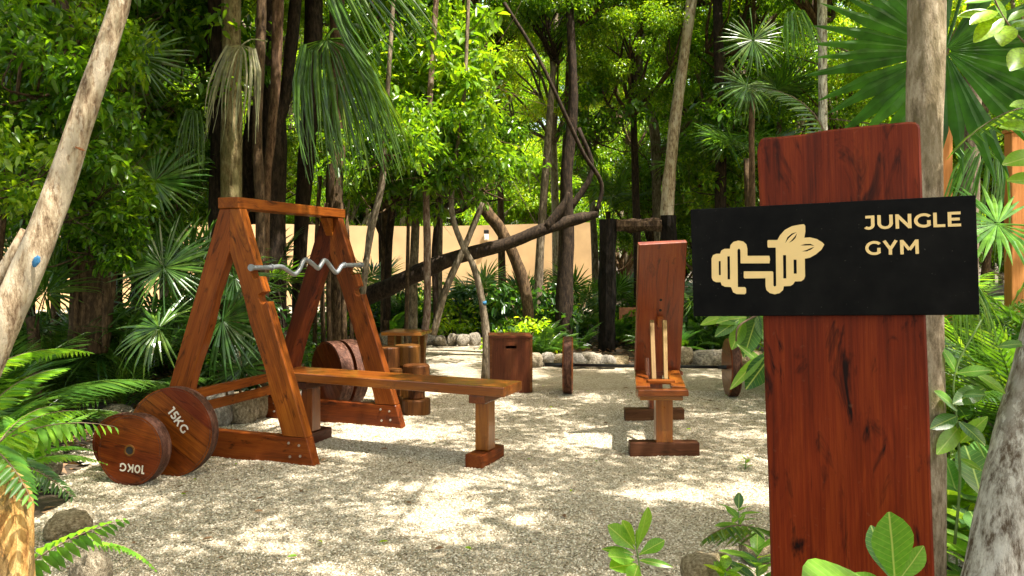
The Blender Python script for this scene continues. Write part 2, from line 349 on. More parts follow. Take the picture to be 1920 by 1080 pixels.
# ---- leaves, vectorised
def norm(a): return a / (np.linalg.norm(a, axis=-1, keepdims=True) + 1e-9)
def leaves(pos, d, nrm, ln, wd, kind=2, droop=.25, fold=.18):
    """pos,d,nrm (n,3); ln,wd (n,) -> verts, tris"""
    d = norm(d); s = norm(np.cross(d, nrm)); u = np.cross(s, d); n = len(pos)
    ln = np.broadcast_to(ln, n)[:, None]; wd = np.broadcast_to(wd, n)[:, None]
    if kind == 2:
        rows = [(0, 0), (.45, -.5), (1, 0), (.45, .5)]
        T = np.array([(0, 1, 2), (0, 2, 3)])
    elif kind == 4:
        rows = [(0, 0), (.3, -.46), (.68, -.4), (1, 0), (.68, .4), (.3, .46)]
        T = np.array([(0, 1, 2), (0, 2, 3), (0, 3, 4), (0, 4, 5)])
    elif kind == 3:      # narrow strap: 4 tris
        rows = [(0, -.25), (0, .25), (.5, -.5), (.5, .5), (1, 0)]
        T = np.array([(0, 2, 1), (1, 2, 3), (2, 4, 3)])
    V = np.empty((n, len(rows), 3))
    for i, (t, w_) in enumerate(rows):
        V[:, i] = pos + d * ln * t + s * wd * w_ + u * (abs(w_) * 2 * fold * wd) ; V[:, i, 2] -= (droop * t * t * ln)[:, 0]
    F = (T[None] + (np.arange(n) * len(rows))[:, None, None]).reshape(-1, 3)
    return V.reshape(-1, 3), F
def clump_leaves(c, r, n, size, rg, kind=2, flat=.6):
    p = rg.normal(size=(n, 3)); p = norm(p) * (rg.uniform(0, 1, (n, 1)) ** .45); p *= [r, r, r * flat]
    d = norm(p + rg.normal(size=(n, 3)) * .5); d[:, 2] -= .25
    nr = rg.normal(size=(n, 3)) * .55 + [0, 0, 1]
    ln = size * rg.uniform(.65, 1.25, n)
    return leaves(np.array(c) + p, d, nr, ln, ln * rg.uniform(.4, .55, n), kind)
def cat(list_):
    V = []; F = []; o = 0
    for v, f in list_: V.append(v); F.append(f + o); o += len(v)
    return np.concatenate(V), np.concatenate(F)
def crown_me(name, seed, rx, rz, ncl, nl, size, mat, cr=(.35, .6), hollow=.45, kind=2):
    rg = np.random.default_rng(seed); L_ = []; cents = []
    for i in range(ncl):
        p = norm(rg.normal(size=3)) * rg.uniform(hollow, 1) ** .6 * [rx, rx, rz]
        cents.append(p); L_.append(clump_leaves(p, rg.uniform(*cr), int(nl * rg.uniform(.6, 1.3)), size, rg, kind))
    v, f = cat(L_); return mesh(name, v, f, mat), cents
def limbs_me(name, cents, base, mat, seed, r0=.05, k=10):
    rg = np.random.default_rng(seed); ps = []
    for c in cents[:k]:
        b = np.array(base); mid = (b + c) / 2 + rg.normal(size=3) * .2; mid[2] -= .1
        ps.append(tube([(*b, r0), (*mid, r0 * .6), (*c, r0 * .25)], 5, 3, .1, seed))
        for _ in range(2):
            e = np.array(c) + rg.normal(size=3) * .45
            ps.append(tube([(*mid, r0 * .4), (*((mid + e) / 2 + rg.normal(size=3) * .1), r0 * .25), (*e, r0 * .12)], 4, 2, .1, seed, False))
    v, f = join(ps); return mesh(name, v, f, mat, True)
CROWN = []
for i in range(5):
    me, c = crown_me('crown', 20 + i, 1.5, 1.25, 46, 460, .072, M_leafs, (.22, .46))
    CROWN.append((me, limbs_me('limbs', c, (0, 0, -1.5), M_brown, i)))
SUNCROWN = []
for i in range(4):
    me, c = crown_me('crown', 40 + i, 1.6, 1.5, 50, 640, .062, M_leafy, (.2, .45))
    SUNCROWN.append((me, limbs_me('limbs', c, (0, 0, -1.6), M_grey, i + 9)))
DARKCROWN = []
for i in range(3):
    me, c = crown_me('crown', 60 + i, 1.2, .9, 34, 280, .09, M_leafs, (.25, .45))
    DARKCROWN.append((me, limbs_me('limbs', c, (0, 0, -1.1), M_dark, i + 19)))
SPARSE = []
for i in range(4):
    me, c = crown_me('crown', 80 + i, 1.8, .8, 11, 210, .12, M_leafs, (.28, .5), .2)
    SPARSE.append((me, limbs_me('limbs', c, (0, 0, -.8), M_brown, i + 29, .022)))
HANG = []
for i in range(3):
    me, c = crown_me('crown', 90 + i, .8, .6, 24, 70, .10, M_leafs, (.16, .3), .2, kind=4)
    HANG.append((me, limbs_me('limbs', c, (.1, 0, -.3), M_brown, i + 39, .012, 8)))
def put_crown(root, lib, k, loc, s=1., rz=None, sz=None, limbs=True):
    rz = R.uniform(0, 6.28) if rz is None else rz
    M = Matrix.Translation(loc) @ Matrix.Rotation(rz, 4, 'Z') @ Matrix.Diagonal((s, s, sz or s, 1))
    me, lm = lib[k % len(lib)]
    part('crown', me, root, M)
    if limbs: part('limbs', lm, root, M)
def trunk_me(pts, mat, sides=10, n=5, rough=.1, seed=0, origin=(0, 0, 0)):
    o = np.array(origin)
    v, f = tube([(*(np.array(p[:3]) - o), p[3]) for p in pts], sides, n, rough, seed)
    return mesh('trunk', v, f, mat, True)
TREE_N = 0
def tree(label, mat, pts, crowns=(), name='jungle_tree', branches=(), sides=10, rough=.1, cat_='tree', group=None):
    """pts: (px,py,Y,width_px) listed from the ground up"""
    global TREE_N; TREE_N += 1
    w3 = [(*P(px, py, Y), wd / 2 / FPX * Y) for px, py, Y, wd in pts]
    b = Vector(w3[0][:3]); root = thing(name, label, cat_, (b.x, b.y, 0), group=group)
    M = Matrix.Translation((b.x, b.y, 0))
    part('trunk', trunk_me(w3, mat, sides, 5, rough, TREE_N, (b.x, b.y, 0)), root, M)
    for br in branches:
        q = [(*P(px, py, Y), wd / 2 / FPX * Y) for px, py, Y, wd in br]
        part('branch', trunk_me(q, mat, 7, 4, rough, TREE_N + 50, (b.x, b.y, 0)), root, M)
    for c in crowns:
        lib, k, loc, s = c[:4]; put_crown(root, lib, k, Vector(loc), s, sz=c[4] if len(c) > 4 else None)
    return root

# ------------------------------------------------------------------ ground
GP = [(-1.6, 2.0), (-2.3, 3.6), (-2.85, 5.1), (-3.25, 6.2), (-2.75, 6.55), (-2.15, 6.9), (-2.3, 8.6), (-2.6, 12.6), (-1.2, 13.2), (-.3, 12.8),
      (.1, 10.2), (1.6, 9.95), (2.9, 10.0), (3.6, 9.2), (3.3, 6), (2.3, 3.9), (1.6, 2.9), (.9, 2.0)]
GPn = np.array(GP)
def inside(x, y):
    c = np.zeros(x.shape, bool); n = len(GPn); j = n - 1
    for i in range(n):
        xi, yi = GPn[i]; xj, yj = GPn[j]
        k = ((yi > y) != (yj > y)) & (x < (xj - xi) * (y - yi) / (yj - yi + 1e-12) + xi); c ^= k; j = i
    return c
def gz(x, y): return .014 * mnoise.noise(Vector((x * 1.3, y * 1.3, 0))) + .008 * mnoise.noise(Vector((x * 4, y * 4, 3)))
def struct(name, me, kind='structure'):
    o = bpy.data.objects.new(name, me); link(o); o['kind'] = kind; return o
st = .07; xs = np.arange(-3.9, 4.2, st); ys = np.arange(1.6, 13.8, st)
X_, Y_ = np.meshgrid(xs, ys)
V = np.stack([X_, Y_, np.vectorize(gz)(X_, Y_)], -1).reshape(-1, 3)
nx = len(xs); ii, jj = np.meshgrid(np.arange(nx - 1), np.arange(len(ys) - 1)); a = (jj * nx + ii).ravel()
F = np.stack([a, a + 1, a + nx + 1, a + nx], 1)
cx = V[F].mean(1); wob = np.array([mnoise.noise(Vector((p[0] * 2.2, p[1] * 2.2, 9))) for p in cx]) * .3
keep = inside(cx[:, 0] + wob, cx[:, 1] + wob * .6)
gravel = struct('gravel_clearing', mesh('gravel_clearing', V, F[keep], M_gravel, True))
GF = F[keep]; GV = V
struct('soil_ground', mesh('soil_ground', [(-250, -120, -.03), (250, -120, -.03), (250, 400, -.03), (-250, 400, -.03)], [(0, 1, 2, 3)], M_soil))
pth = [(-14, 20.6), (-8, 20.4), (-3, 20.8), (2, 21.2), (7, 21.5), (7, 23.6), (2, 23.4), (-3, 23.2), (-8, 23.2), (-14, 23.2)]
struct('far_path', mesh('far_path', [(x, y, -.012) for x, y in pth], [tuple(range(10))], M_gravel))
rpth = [(5.0, 6.0), (8.5, 6.5), (9.5, 13.0), (6.0, 12.5)]
struct('side_path', mesh('side_path', [(x, y, -.012) for x, y in rpth], [(0, 1, 2, 3)], M_gravel))

# loose chips lying on the near gravel: geometry nodes, one stuff object
def chips():
    sel = np.where((cx[keep][:, 1] < 8.2))[0]
    me = mesh('loose_gravel', GV, GF[sel], M_pebble)
    o = struct('loose_gravel', me, 'stuff')
    ng = bpy.data.node_groups.new('loose_gravel', 'GeometryNodeTree')
    ng.interface.new_socket('Geometry', in_out='INPUT', socket_type='NodeSocketGeometry')
    ng.interface.new_socket('Geometry', in_out='OUTPUT', socket_type='NodeSocketGeometry')
    A = ng.nodes.new; gi = A('NodeGroupInput'); go = A('NodeGroupOutput')
    d = A('GeometryNodeDistributePointsOnFaces'); d.inputs['Density'].default_value = 5600
    ic = A('GeometryNodeMeshIcoSphere'); ic.inputs['Radius'].default_value = .0056; ic.inputs['Subdivisions'].default_value = 1
    sm = A('GeometryNodeSetMaterial'); sm.inputs['Material'].default_value = M_pebble
    ip = A('GeometryNodeInstanceOnPoints')
    rv = A('FunctionNodeRandomValue'); rv.data_type = 'FLOAT_VECTOR'; rv.inputs[0].default_value = (.5, .45, .35); rv.inputs[1].default_value = (1.7, 1.3, .95)
    rr = A('FunctionNodeRandomValue'); rr.data_type = 'FLOAT_VECTOR'; rr.inputs[0].default_value = (-.7, -.7, 0); rr.inputs[1].default_value = (.7, .7, 6.28); rr.inputs['Seed'].default_value = 4
    K = ng.links.new
    K(gi.outputs[0], d.inputs['Mesh']); K(ic.outputs['Mesh'], sm.inputs['Geometry']); K(d.outputs['Points'], ip.inputs['Points'])
    K(sm.outputs[0], ip.inputs['Instance']); K(rv.outputs[0], ip.inputs['Scale']); K(rr.outputs[0], ip.inputs['Rotation'])
    K(ip.outputs[0], go.inputs[0])
    md = o.modifiers.new('chips', 'NODES'); md.node_group = ng
chips()

# leaf litter over the soil: stuff
def litter():
    n = 26000; x = rng.uniform(-9, 9, n); y = rng.uniform(2, 16, n)
    k = ~inside(x, y); x, y = x[k], y[k]; n = len(x)
    a = rng.uniform(0, 6.28, n); d = np.stack([np.cos(a), np.sin(a), rng.normal(size=n) * .2], 1)
    nr = rng.normal(size=(n, 3)) * .35 + [0, 0, 1]; ln = rng.uniform(.04, .11, n)
    v, f = leaves(np.stack([x, y, rng.uniform(-.02, .015, n)], 1), d, nr, ln, ln * .5, 2, 0, .25)
    struct('leaf_litter', mesh('leaf_litter', v, f, M_litter), 'stuff')
litter()

# tan garden wall, curved
def wall():
    top = [(-16, 20.5), (-11, 23.2), (-6, 24.6), (-1, 24.6), (2.52, 23.8)]
    c = crom([(x, y) for x, y in top], 8); V = []; F = []
    for (x, y) in c:
        for dy, z in ((0, -.1), (0, 2.5), (.22, 2.5), (.22, -.1)): V.append((x, y + dy, z + (.04 * math.sin(x * .5) if z > 1 else 0)))
    for i in range(len(c) - 1):
        for k in range(4):
            a = i * 4 + k; b = i * 4 + (k + 1) % 4; F.append((a, b, b + 4, a + 4))
    F += [(0, 1, 2, 3), tuple((len(c) - 1) * 4 + k for k in (3, 2, 1, 0))]
    t = thing('garden_wall', 'tan rendered curved garden wall in the background', 'wall', (-6, 24.6, 0))
    part('wall_body', mesh('wall_body', V, F, M_wall), t)
    l = thing('wall_light', 'small white light fixture on the tan wall', 'wall light', P(912, 440, 24.45))
    q = P(912, 440, 24.52)
    part('housing', box_me('housing', .16, .1, .12, M_black, .02), l, Matrix.Translation(q + Vector((0, -.02, .09))))
    part('shade', box_me('shade', .14, .12, .2, M_lampm, .03), l, Matrix.Translation(q + Vector((0, -.02, -.08))))
wall()
# ------------------------------------------------------------------ A-frame rack
E1 = Vector((.33, .944, 0)).normalized(); E2 = Vector((-E1.y, E1.x, 0))
RO = G(590, 875)
def rk(u, v, z): return RO + E2 * u + E1 * v + Vector((0, 0, z))
rack = thing('squat_rack', 'wooden A-frame barbell rack with notched legs and a top beam', 'rack', RO, math.atan2(E2.y, E2.x))
RL, TH, LWD = 1.36, .08, .175
def aframe(v0, mat, far):
    M = frame(rk(0, v0, 0), E2, (0, 0, 1))          # local X = E2, local Y = z x E2 = -E1 -> flip
    # local Y points to -E1, so thickness is extruded to negative: use a frame with y = E1
    M = Matrix((E2, E1, Vector((0, 0, 1)))).transposed().to_4x4(); M.translation = rk(0, v0, 0)
    # base beam (trapezoid)
    sl_ = .597 / 1.712
    part('base_beam', remat(prism('base_beam', [(0, -.03), (.18 * sl_, .18), (RL - .18 * sl_, .18), (RL, -.03)], TH, mat)), rack, M)
    # legs as planks, local X along the plank
    for s in (0, 1):
        foot = Vector((.18 * sl_ + .003, 0, .183)); top = Vector((.597, 0, 1.712))
        ax = (top - foot).normalized(); L_ = (top - foot).length; nrm_ = Vector((ax.z, 0, -ax.x))   # inward
        # outline in (along, across)
        tl = foot.x * 0
        cutb = LWD * (ax.x / ax.z)                    # foot cut horizontal
        wv = lambda t: .006 * math.sin(t * 9 + s + v0 * 3) + .004 * math.sin(t * 23)
        out = [(0, 0)]
        if s == 0:
            for t0 in (1.13, .95) if not far else (1.13, .93):
                pass
            notches = [.985, 1.165]
            for t0 in notches:
                out += [(t0 - .035, 0), (t0 - .045, .03), (t0 - .03, .05), (t0 + .005, .056), (t0 + .028, .046), (t0 + .032, 0)]
        else: out += [(.5, -.003), (1.0, .002)]
        # top: horizontal cut meeting the mid line
        half = RL / 2 - top.x
        out += [(L_, 0), (L_ + half * ax.x, half * ax.z)]
        # inner edge down: vertical meeting line until the inner edge
        zt = None
        inner = []
        # mid line x = RL/2 meets inner edge where across = LWD
        # point on inner edge: foot + ax*t + n*LWD, x = RL/2
        tm = (RL / 2 - foot.x - nrm_.x * LWD) / ax.x
        inner.append((tm, LWD))
        for k in range(1, 8):
            t = tm * (1 - k / 8) + (-cutb) * 0 * k
            inner.append((t, LWD + wv(t) - .004))
        inner.append((-(-cutb) * 1.0 if False else LWD * ax.x / ax.z * -1 * -1 if False else -LWD * (nrm_.z / ax.z), LWD))
        poly = out + inner
        # plank in its own frame: local X = ax, local Y = E1, local Z = across
        if s == 0:
            fx = M @ foot; X3 = (M.to_3x3() @ ax); Z3 = (M.to_3x3() @ nrm_)
        else:
            mir = lambda q: Vector((RL - q.x, q.y, q.z)); mirv = lambda q: Vector((-q.x, q.y, q.z))
            fx = M @ mir(foot); X3 = M.to_3x3() @ mirv(ax); Z3 = M.to_3x3() @ mirv(nrm_)
        Y3 = E1
        MM = Matrix((X3, Y3, Z3)).transposed().to_4x4(); MM.translation = fx
        part('leg', prism('leg', poly, TH - (.004 if s else 0), mat, .004), rack, MM)
    # bolts near the foot
    for (bu, bz) in ((.12, .13), (.2, .14), (.11, .06), (.19, .05), (RL - .13, .13), (RL - .13, .06)):
        bm = bmesh.new(); bmesh.ops.create_cone(bm, cap_ends=True, segments=10, radius1=.009, radius2=.008, depth=.006)
        part('bolt', bm_mesh('bolt', bm, M_bolt), rack, M @ Matrix.Translation((bu, -.003, bz)) @ Matrix.Rotation(math.pi / 2, 4, 'X'))
def remat(me): return me
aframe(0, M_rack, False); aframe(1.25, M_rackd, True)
beam('top_beam', rk(RL / 2, -.015, 1.752), rk(RL / 2, 1.36, 1.752), .17, .075, M_rack, rack)
for v_, sg in ((.08, 1), (1.25, -1)):
    M = Matrix((E1 * sg, E2, Vector((0, 0, 1)))).transposed().to_4x4(); M.translation = rk(RL / 2 - .035, v_, 1.712)
    part('corner_brace', prism('corner_brace', [(0.001, -.002), (.1, -.002), (0.001, -.15)], .07, M_rack, .003), rack, M)
beam('side_rail', rk(RL - .17, TH + .004, .372), rk(RL - .17, 1.246, .372), .05, .07, M_rack, rack)
beam('lower_rail', rk(RL - .19, TH + .004, .27), rk(RL - .19, 1.246, .27), .03, .075, M_rackd, rack)
for v_ in (.62, .78): beam('rail_peg', rk(RL - .15, v_, .235), rk(RL - .15, v_, .335), .016, .02, M_stick, rack, up=E1)
# EZ curl bar
eb = thing('curl_bar', 'grey steel zigzag curl bar resting in the rack notches', 'curl bar', rk(.5, 0, 1.2))
prof = [(-.06, 0), (.14, .0), (.27, .005), (.36, -.03), (.43, -.055), (.49, -.02), (.545, .05), (.60, .052), (.68, .015), (.735, -.012), (.78, .02), (.815, .052), (.86, .04), (.93, -.015), (.985, -.05), (1.03, -.03), (1.08, .01), (1.17, .012), (1.38, .014)]
def barpt(v, dz, r): q = rk(.455, v, 1.307 + dz - .0 * v); return (*q, r)
v_, f_ = tube([barpt(a, b * .95, .0172) for a, b in prof], 12, 5)
part('shaft', mesh('shaft', v_, f_, M_metal, True), eb)
for a in (-.058, .16, 1.11, 1.378):
    v_, f_ = tube([barpt(a - .008, .001 if a < .5 else .013, .0235), barpt(a + .008, .001 if a < .5 else .013, .0235)], 14, 1)
    part('collar', mesh('collar', v_, f_, M_metal, False), eb)

# ------------------------------------------------------------------ flat bench
B1 = Vector((.40, .917, 0)).normalized(); B2 = Vector((-B1.y, B1.x, 0)); BC = Vector((-.182, 5.28, 0))
def bn(l, s, z): return BC + B2 * l + B1 * s + Vector((0, 0, z))
bench = thing('flat_bench', 'long flat wooden bench through the A-frame rack', 'bench', bn(.72, 0, 0), math.atan2(B2.y, B2.x))
M = frame(bn(.725, 0, .50), B2, (0, 0, 1))
part('seat', box_me('seat', 1.87, .30, .065, M_bench, .007, .003), bench, M)
for l in (0, 1.446):
    beam('foot', bn(l, -.18, .03), bn(l, .18, .03), .12, .10, M_base if l else M_rackd, bench)
    M = frame(bn(l, 0, .2475), (0, 0, 1), B1); part('leg', box_me('leg', .325, .10, .105, M_bench, .006, .002), bench, M)
    beam('cap_block', bn(l, -.13, .4375), bn(l, .13, .4375), .12, .055, M_base if l else M_bench, bench)

# ------------------------------------------------------------------ wooden plates
GL = {'J': (.6, [('l', .08, .9, .5, .9), ('l', .48, 1, .48, .34), ('a', .25, .34, .23, .24, 0, -140)]),
 'U': (.84, [('l', .1, 1, .1, .42), ('l', .74, 1, .74, .42), ('a', .42, .42, .32, .32, 180, 360)]),
 'N': (.86, [('l', .1, 0, .1, 1), ('l', .76, 0, .76, 1), ('l', .13, .9, .73, .1)]),
 'G': (.88, [('a', .52, .5, .42, .4, 42, 318), ('l', .78, .5, .78, .2)]),
 'L': (.62, [('l', .1, 0, .1, 1), ('l', .1, .09, .62, .09)]),
 'E': (.68, [('l', .1, 0, .1, 1), ('l', .1, .09, .68, .09), ('l', .1, .5, .62, .5), ('l', .1, .91, .67, .91)]),
 'Y': (.84, [('l', .42, .0, .42, .42), ('l', .08, .99, .42, .38), ('l', .76, .99, .42, .38)]),
 'M': (1.04, [('l', .1, 0, .1, 1), ('l', .94, 0, .94, 1), ('l', .12, .93, .52, .3), ('l', .92, .93, .52, .3)]),
 'K': (.8, [('l', .1, 0, .1, 1), ('l', .16, .32, .7, .95), ('l', .36, .56, .74, .02)]),
 '1': (.42, [('l', .02, .91, .3, .91), ('l', .31, 0, .31, 1)]),
 '5': (.66, [('l', .14, .91, .6, .91), ('l', .2, .95, .16, .5), ('l', .15, .53, .36, .53), ('a', .34, .32, .25, .22, 90, -150)]),
 '0': (.8, [('a', .4, .5, .3, .4, 0, 360)])}
def text_mesh(s, size, mat, off=.02, ext=.002, name='lettering', spacing=1.0, st=.19):
    V = []; F = []; x0 = 0; lay = 0
    for ch in s:
        wd, sk = GL[ch]
        for k in sk:
            z = .00012 * (lay % 9) / size * 1.0; lay += 1
            if k[0] == 'l':
                a = np.array(k[1:3]); b = np.array(k[3:5]); d = (b - a) / np.linalg.norm(b - a); n = np.array([-d[1], d[0]]) * st / 2; o = len(V)
                for q in (a - n, b - n, b + n, a + n): V.append((q[0] + x0, q[1], z))
                F.append((o, o + 1, o + 2, o + 3))
            else:
                _, cx_, cy_, rx, ry, a0, a1 = k; m = 22; o = len(V)
                for i in range(m + 1):
                    a = math.radians(a0 + (a1 - a0) * i / m)
                    for dd in (-st / 2, st / 2): V.append((cx_ + (rx + dd) * math.cos(a) + x0, cy_ + (ry + dd) * math.sin(a), z))
                for i in range(m): b = o + i * 2; F.append((b, b + 1, b + 3, b + 2) if a1 < a0 else (b, b + 2, b + 3, b + 1)) 
        x0 += wd + .12 * spacing
    V = np.array(V); V[:, 0] -= x0 / 2; V[:, 1] -= .5; h = .62
    return mesh(name, V * size * h, F, mat)
def text_mesh_old(s, size, mat, off=.02, ext=.002, name='lettering', spacing=1.0):
    c = bpy.data.curves.new('t', 'FONT'); c.body = s; c.size = size; c.offset = off * size; c.extrude = ext; c.align_x = 'CENTER'; c.align_y = 'CENTER'
    c.space_character = spacing; c.resolution_u = 4
    o = bpy.data.objects.new('t', c); COL.objects.link(o); dg = bpy.context.evaluated_depsgraph_get()
    me = bpy.data.meshes.new_from_object(o.evaluated_get(dg)); bpy.data.objects.remove(o)
    me.name = name; me.materials.clear(); me.materials.append(mat); return me
def plate(label, ctr, axis, r, t, mats, group, text=None, trot=0, tpos=(0, 0), grain=0, planks=4, hole=True, name='weight_plate', tsize=.08):
    """ctr: centre of the front face, axis: pointing away from the viewer side"""
    ax = Vector(axis).normalized(); z = Vector((0, 0, 1)); x = ax.cross(z).normalized(); z = x.cross(ax)
    M = Matrix((x, ax, z)).transposed().to_4x4(); M.translation = Vector(ctr)
    root = thing(name, label, 'weight plate', group=group, M=Matrix.Translation((M @ Vector((0, t / 2, -r)))))
    # round body made of glued planks, cut as chords
    MG = M @ Matrix.Rotation(grain, 4, 'Y')
    edges = [-r + 2 * r * i / planks + (R.uniform(-.02, .02) if 0 < i < planks else 0) for i in range(planks + 1)]
    for i in range(planks):
        lo, hi = edges[i] + .0008, edges[i + 1] - .0008
        lo = max(lo, -r * .999); hi = min(hi, r * .999)
        pts = []
        n = 14
        a0, a1 = math.asin(lo / r), math.asin(hi / r)
        for k in range(n + 1): a = a0 + (a1 - a0) * k / n; pts.append((r * math.cos(a), r * math.sin(a)))
        for k in range(n + 1): a = a1 + (a0 - a1) * k / n; pts.append((-r * math.cos(a), r * math.sin(a)))
        q = [pts[0]]
        for p_ in pts[1:]:
            if (Vector(p_) - Vector(q[-1])).length > .002: q.append(p_)
        if (Vector(q[0]) - Vector(q[-1])).length < .002: q.pop()
        me = prism('plank', q, t, mats[0], .0)
        me.materials.append(mats[1])
        for pl in me.polygons:
            nn = pl.normal
            if abs(nn.y) < .5 and (abs(nn.z) < .97 or abs(pl.center.z) > r * .97): pl.material_index = 1
        part('plank', me, root, MG @ Matrix.Translation((0, R.uniform(-.0008, .0008), 0)))
    # bevelled hoop lip
    V = []; F = []; sg = 56
    for k in range(sg):
        a = 2 * math.pi * k / sg
        for (q, y) in ((r - .012, -.001), (r + .001, .011), (r + .002, t - .011), (r - .012, t + .001), (r - .02, t - .003), (r - .02, .003)): V.append((q * math.cos(a), y, q * math.sin(a)))
    for k in range(sg):
        for j in range(6): F.append((k * 6 + j, k * 6 + (j + 1) % 6, ((k + 1) % sg) * 6 + (j + 1) % 6, ((k + 1) % sg) * 6 + j))
    part('rim', mesh('rim', V, F, mats[1]), root, M)
    if hole:
        V, F = [], []; sg = 20
        for k in range(sg):
            a = 2 * math.pi * k / sg
            for q, y in ((.036, -.001), (.034, -.003), (.025, -.003), (.024, -.0012)): V.append((q * math.cos(a), y, q * math.sin(a)))
        for k in range(sg):
            for j in range(3): F.append((k * 4 + j, k * 4 + j + 1, ((k + 1) % sg) * 4 + j + 1, ((k + 1) % sg) * 4 + j))
        part('socket_ring', mesh('socket_ring', V, F, M_log), root, M)
        part('socket', mesh('socket', [(.0242 * math.cos(k * .314), -.0016, .0242 * math.sin(k * .314)) for k in range(20)], [tuple(range(20))], M_hole), root, M)
    if text:
        me = text_mesh(text, tsize, M_letter, .022, .0012)
        # text local XY -> plate local XZ seen from -Y
        T = M @ Matrix.Translation((tpos[0], -.003, tpos[1])) @ Matrix.Rotation(math.pi / 2, 4, 'X') @ Matrix.Rotation(trot, 4, 'Z')
        part('lettering', me, root, T)
    return root, M
A15 = Vector((.13, .99, 0))
c15 = P(319, 809, 4.93); c15.z = .272
plate('large round wooden plate marked 15KG leaning by the rack foot', c15, A15 + Vector((0, 0, -.05)), .28, .085, (M_plate, M_rim), 'wooden weight plates', '15KG', math.radians(-52), (.055, .075), math.radians(35), 5, hole=False, tsize=.092)
c10 = P(243, 842, 4.72); c10.z = .208
plate('round wooden plate marked 10KG standing in front of the 15KG plate', c10, A15 + Vector((.04, 0, -.05)), .213, .10, (M_plate, M_rim), 'wooden weight plates', '10KG', math.radians(176), (.02, -.105), math.radians(12), 4, tsize=.082)
c5 = P(225, 812, 4.95); c5.z = .19
plate('unmarked wooden plate mostly hidden behind the 10KG plate', c5, A15, .19, .085, (M_plate, M_rim), 'wooden weight plates', None, 0, (0, 0), .6, 4, hole=False)
# two thick wheels behind the bench
WA = Vector((.75, .66, 0)).normalized()
for i, (px, py, Y) in enumerate(((612, 699, 7.25), (640, 699, 7.38))):
    c = P(px, py, Y); c.z = .30
    plate(['dark thick wooden wheel nearer of the pair behind the bench', 'dark thick wooden wheel farther of the pair behind the bench'][i], c, WA, .305, .12, (M_rackd, M_rim), 'wheels behind the bench', None, 0, (0, 0), .8, 4, name='wooden_roller', hole=False)

# ------------------------------------------------------------------ log dumbbells
def loghead(r, h, mat, seed):
    rg = random.Random(seed); V = []; F = []; sg = 18
    ph = [rg.uniform(0, 6.28) for _ in range(3)]
    def rad(a): return r * (1 + .05 * math.sin(2 * a + ph[0]) + .03 * math.sin(5 * a + ph[1]))
    lv = [(0, .93), (.012, 1), (h - .012, 1), (h, .93)]
    for z, s in lv:
        for k in range(sg):
            a = 2 * math.pi * k / sg; V.append((rad(a) * s * math.cos(a), rad(a) * s * math.sin(a), z))
    for j in range(3):
        for k in range(sg):
            a, b = j * sg + k, j * sg + (k + 1) % sg; F.append((a, b, b + sg, a + sg))
    F.append(tuple(range(sg))[::-1]); F.append(tuple(3 * sg + k for k in range(sg)))
    # local X must follow the grain: swap axes so that X is the length
    V = [(z, x, y) for x, y, z in V]
    return mesh('log', V, F, mat)
def dumbbell(label, pos, r, h1, h2, h3, seed):
    root = thing('log_dumbbell', label, 'dumbbell', pos, group='log dumbbells standing behind the rack')
    Z = Matrix((Vector((0, 0, 1)), Vector((1, 0, 0)), Vector((0, 1, 0)))).transposed().to_4x4()
    for nm, z0, hh, rr in (('bottom_log', -.01, h1 + .01, r), ('handle', h1 + .001, h2, r * .62), ('top_log', h1 + h2 + .002, h3, r * .95)):
        part(nm, loghead(rr, hh, M_log, seed), root, Matrix.Translation(Vector(pos) + Vector((0, 0, z0))) @ Z)
        seed += 1
dumbbell('nearest log dumbbell standing on end just right of the rack foot', G(781, 776), .118, .135, .145, .155, 1)
dumbbell('tallest log dumbbell on end with a sunlit sawn top', G(764, 752), .135, .15, .2, .19, 4)
dumbbell('log dumbbell between the tallest one and the far rack leg', G(727, 757), .12, .15, .19, .2, 7)
dumbbell('small log dumbbell in front of the rack leg foot', G(740, 771), .075, .13, .16, .09, 10)
dumbbell('log dumbbell behind the wheels with a pale round top', G(655, 748), .125, .15, .21, .2, 13)
q = G(757, 712)
pf = thing('wooden_platform', 'low sunlit wooden platform behind the log dumbbells', 'platform', q, -.15)
for i in range(4):
    part('plank', box_me('plank', .47, .115, .04, M_bench, .006, .003), pf, W[pf] @ Matrix.Translation((0, i * .12 - .05, .53)) @ Matrix.Rotation(math.radians(0), 4, 'X'))
for sx in (-.14, .14):
    for sy in (0, .26): part('leg', box_me('leg', .08, .08, .53, M_log, .006), pf, W[pf] @ Matrix.Translation((sx, sy, .245)))
# ------------------------------------------------------------------ jump box
q = G(956, 731); jb = thing('plyometric_box', 'upright wooden jump box with a hand slot beside the barbell', 'jump box', q, math.radians(4))
bw, bh, bd, tk = .44, .585, .40, .025
JM = W[jb]
def slotface():
    bm = bmesh.new(); x0, x1, z0, z1 = -.055, .055, .455, .485; w2 = bw / 2 - tk
    xsv = [-w2, x0, x1, w2]; zsv = [0, z0, z1, bh - tk]; V = []; F = []
    for y in (0, tk):
        for z in zsv:
            for x in xsv: V.append((x, y, z))
    for j in range(3):
        for i in range(3):
            if i == 1 and j == 1: continue
            a = j * 4 + i; F.append((a, a + 1, a + 5, a + 4)); b = a + 16; F.append((b + 4, b + 5, b + 1, b))
    for a, b in ((5, 6), (6, 10), (10, 9), (9, 5)): F.append((a, b, b + 16, a + 16))
    for a, b in ((0, 3), (3, 15), (15, 12), (12, 0)): F.append((a, a + 16, b + 16, b))
    return mesh('front_panel', [(z, y, -x) for x, y, z in V], F, M_box)
part('front_panel', slotface(), jb, JM @ Matrix.Translation((0, -bd / 2 + .004, .0)) @ Matrix.Rotation(-math.pi / 2, 4, 'Y') @ Matrix.Identity(4))
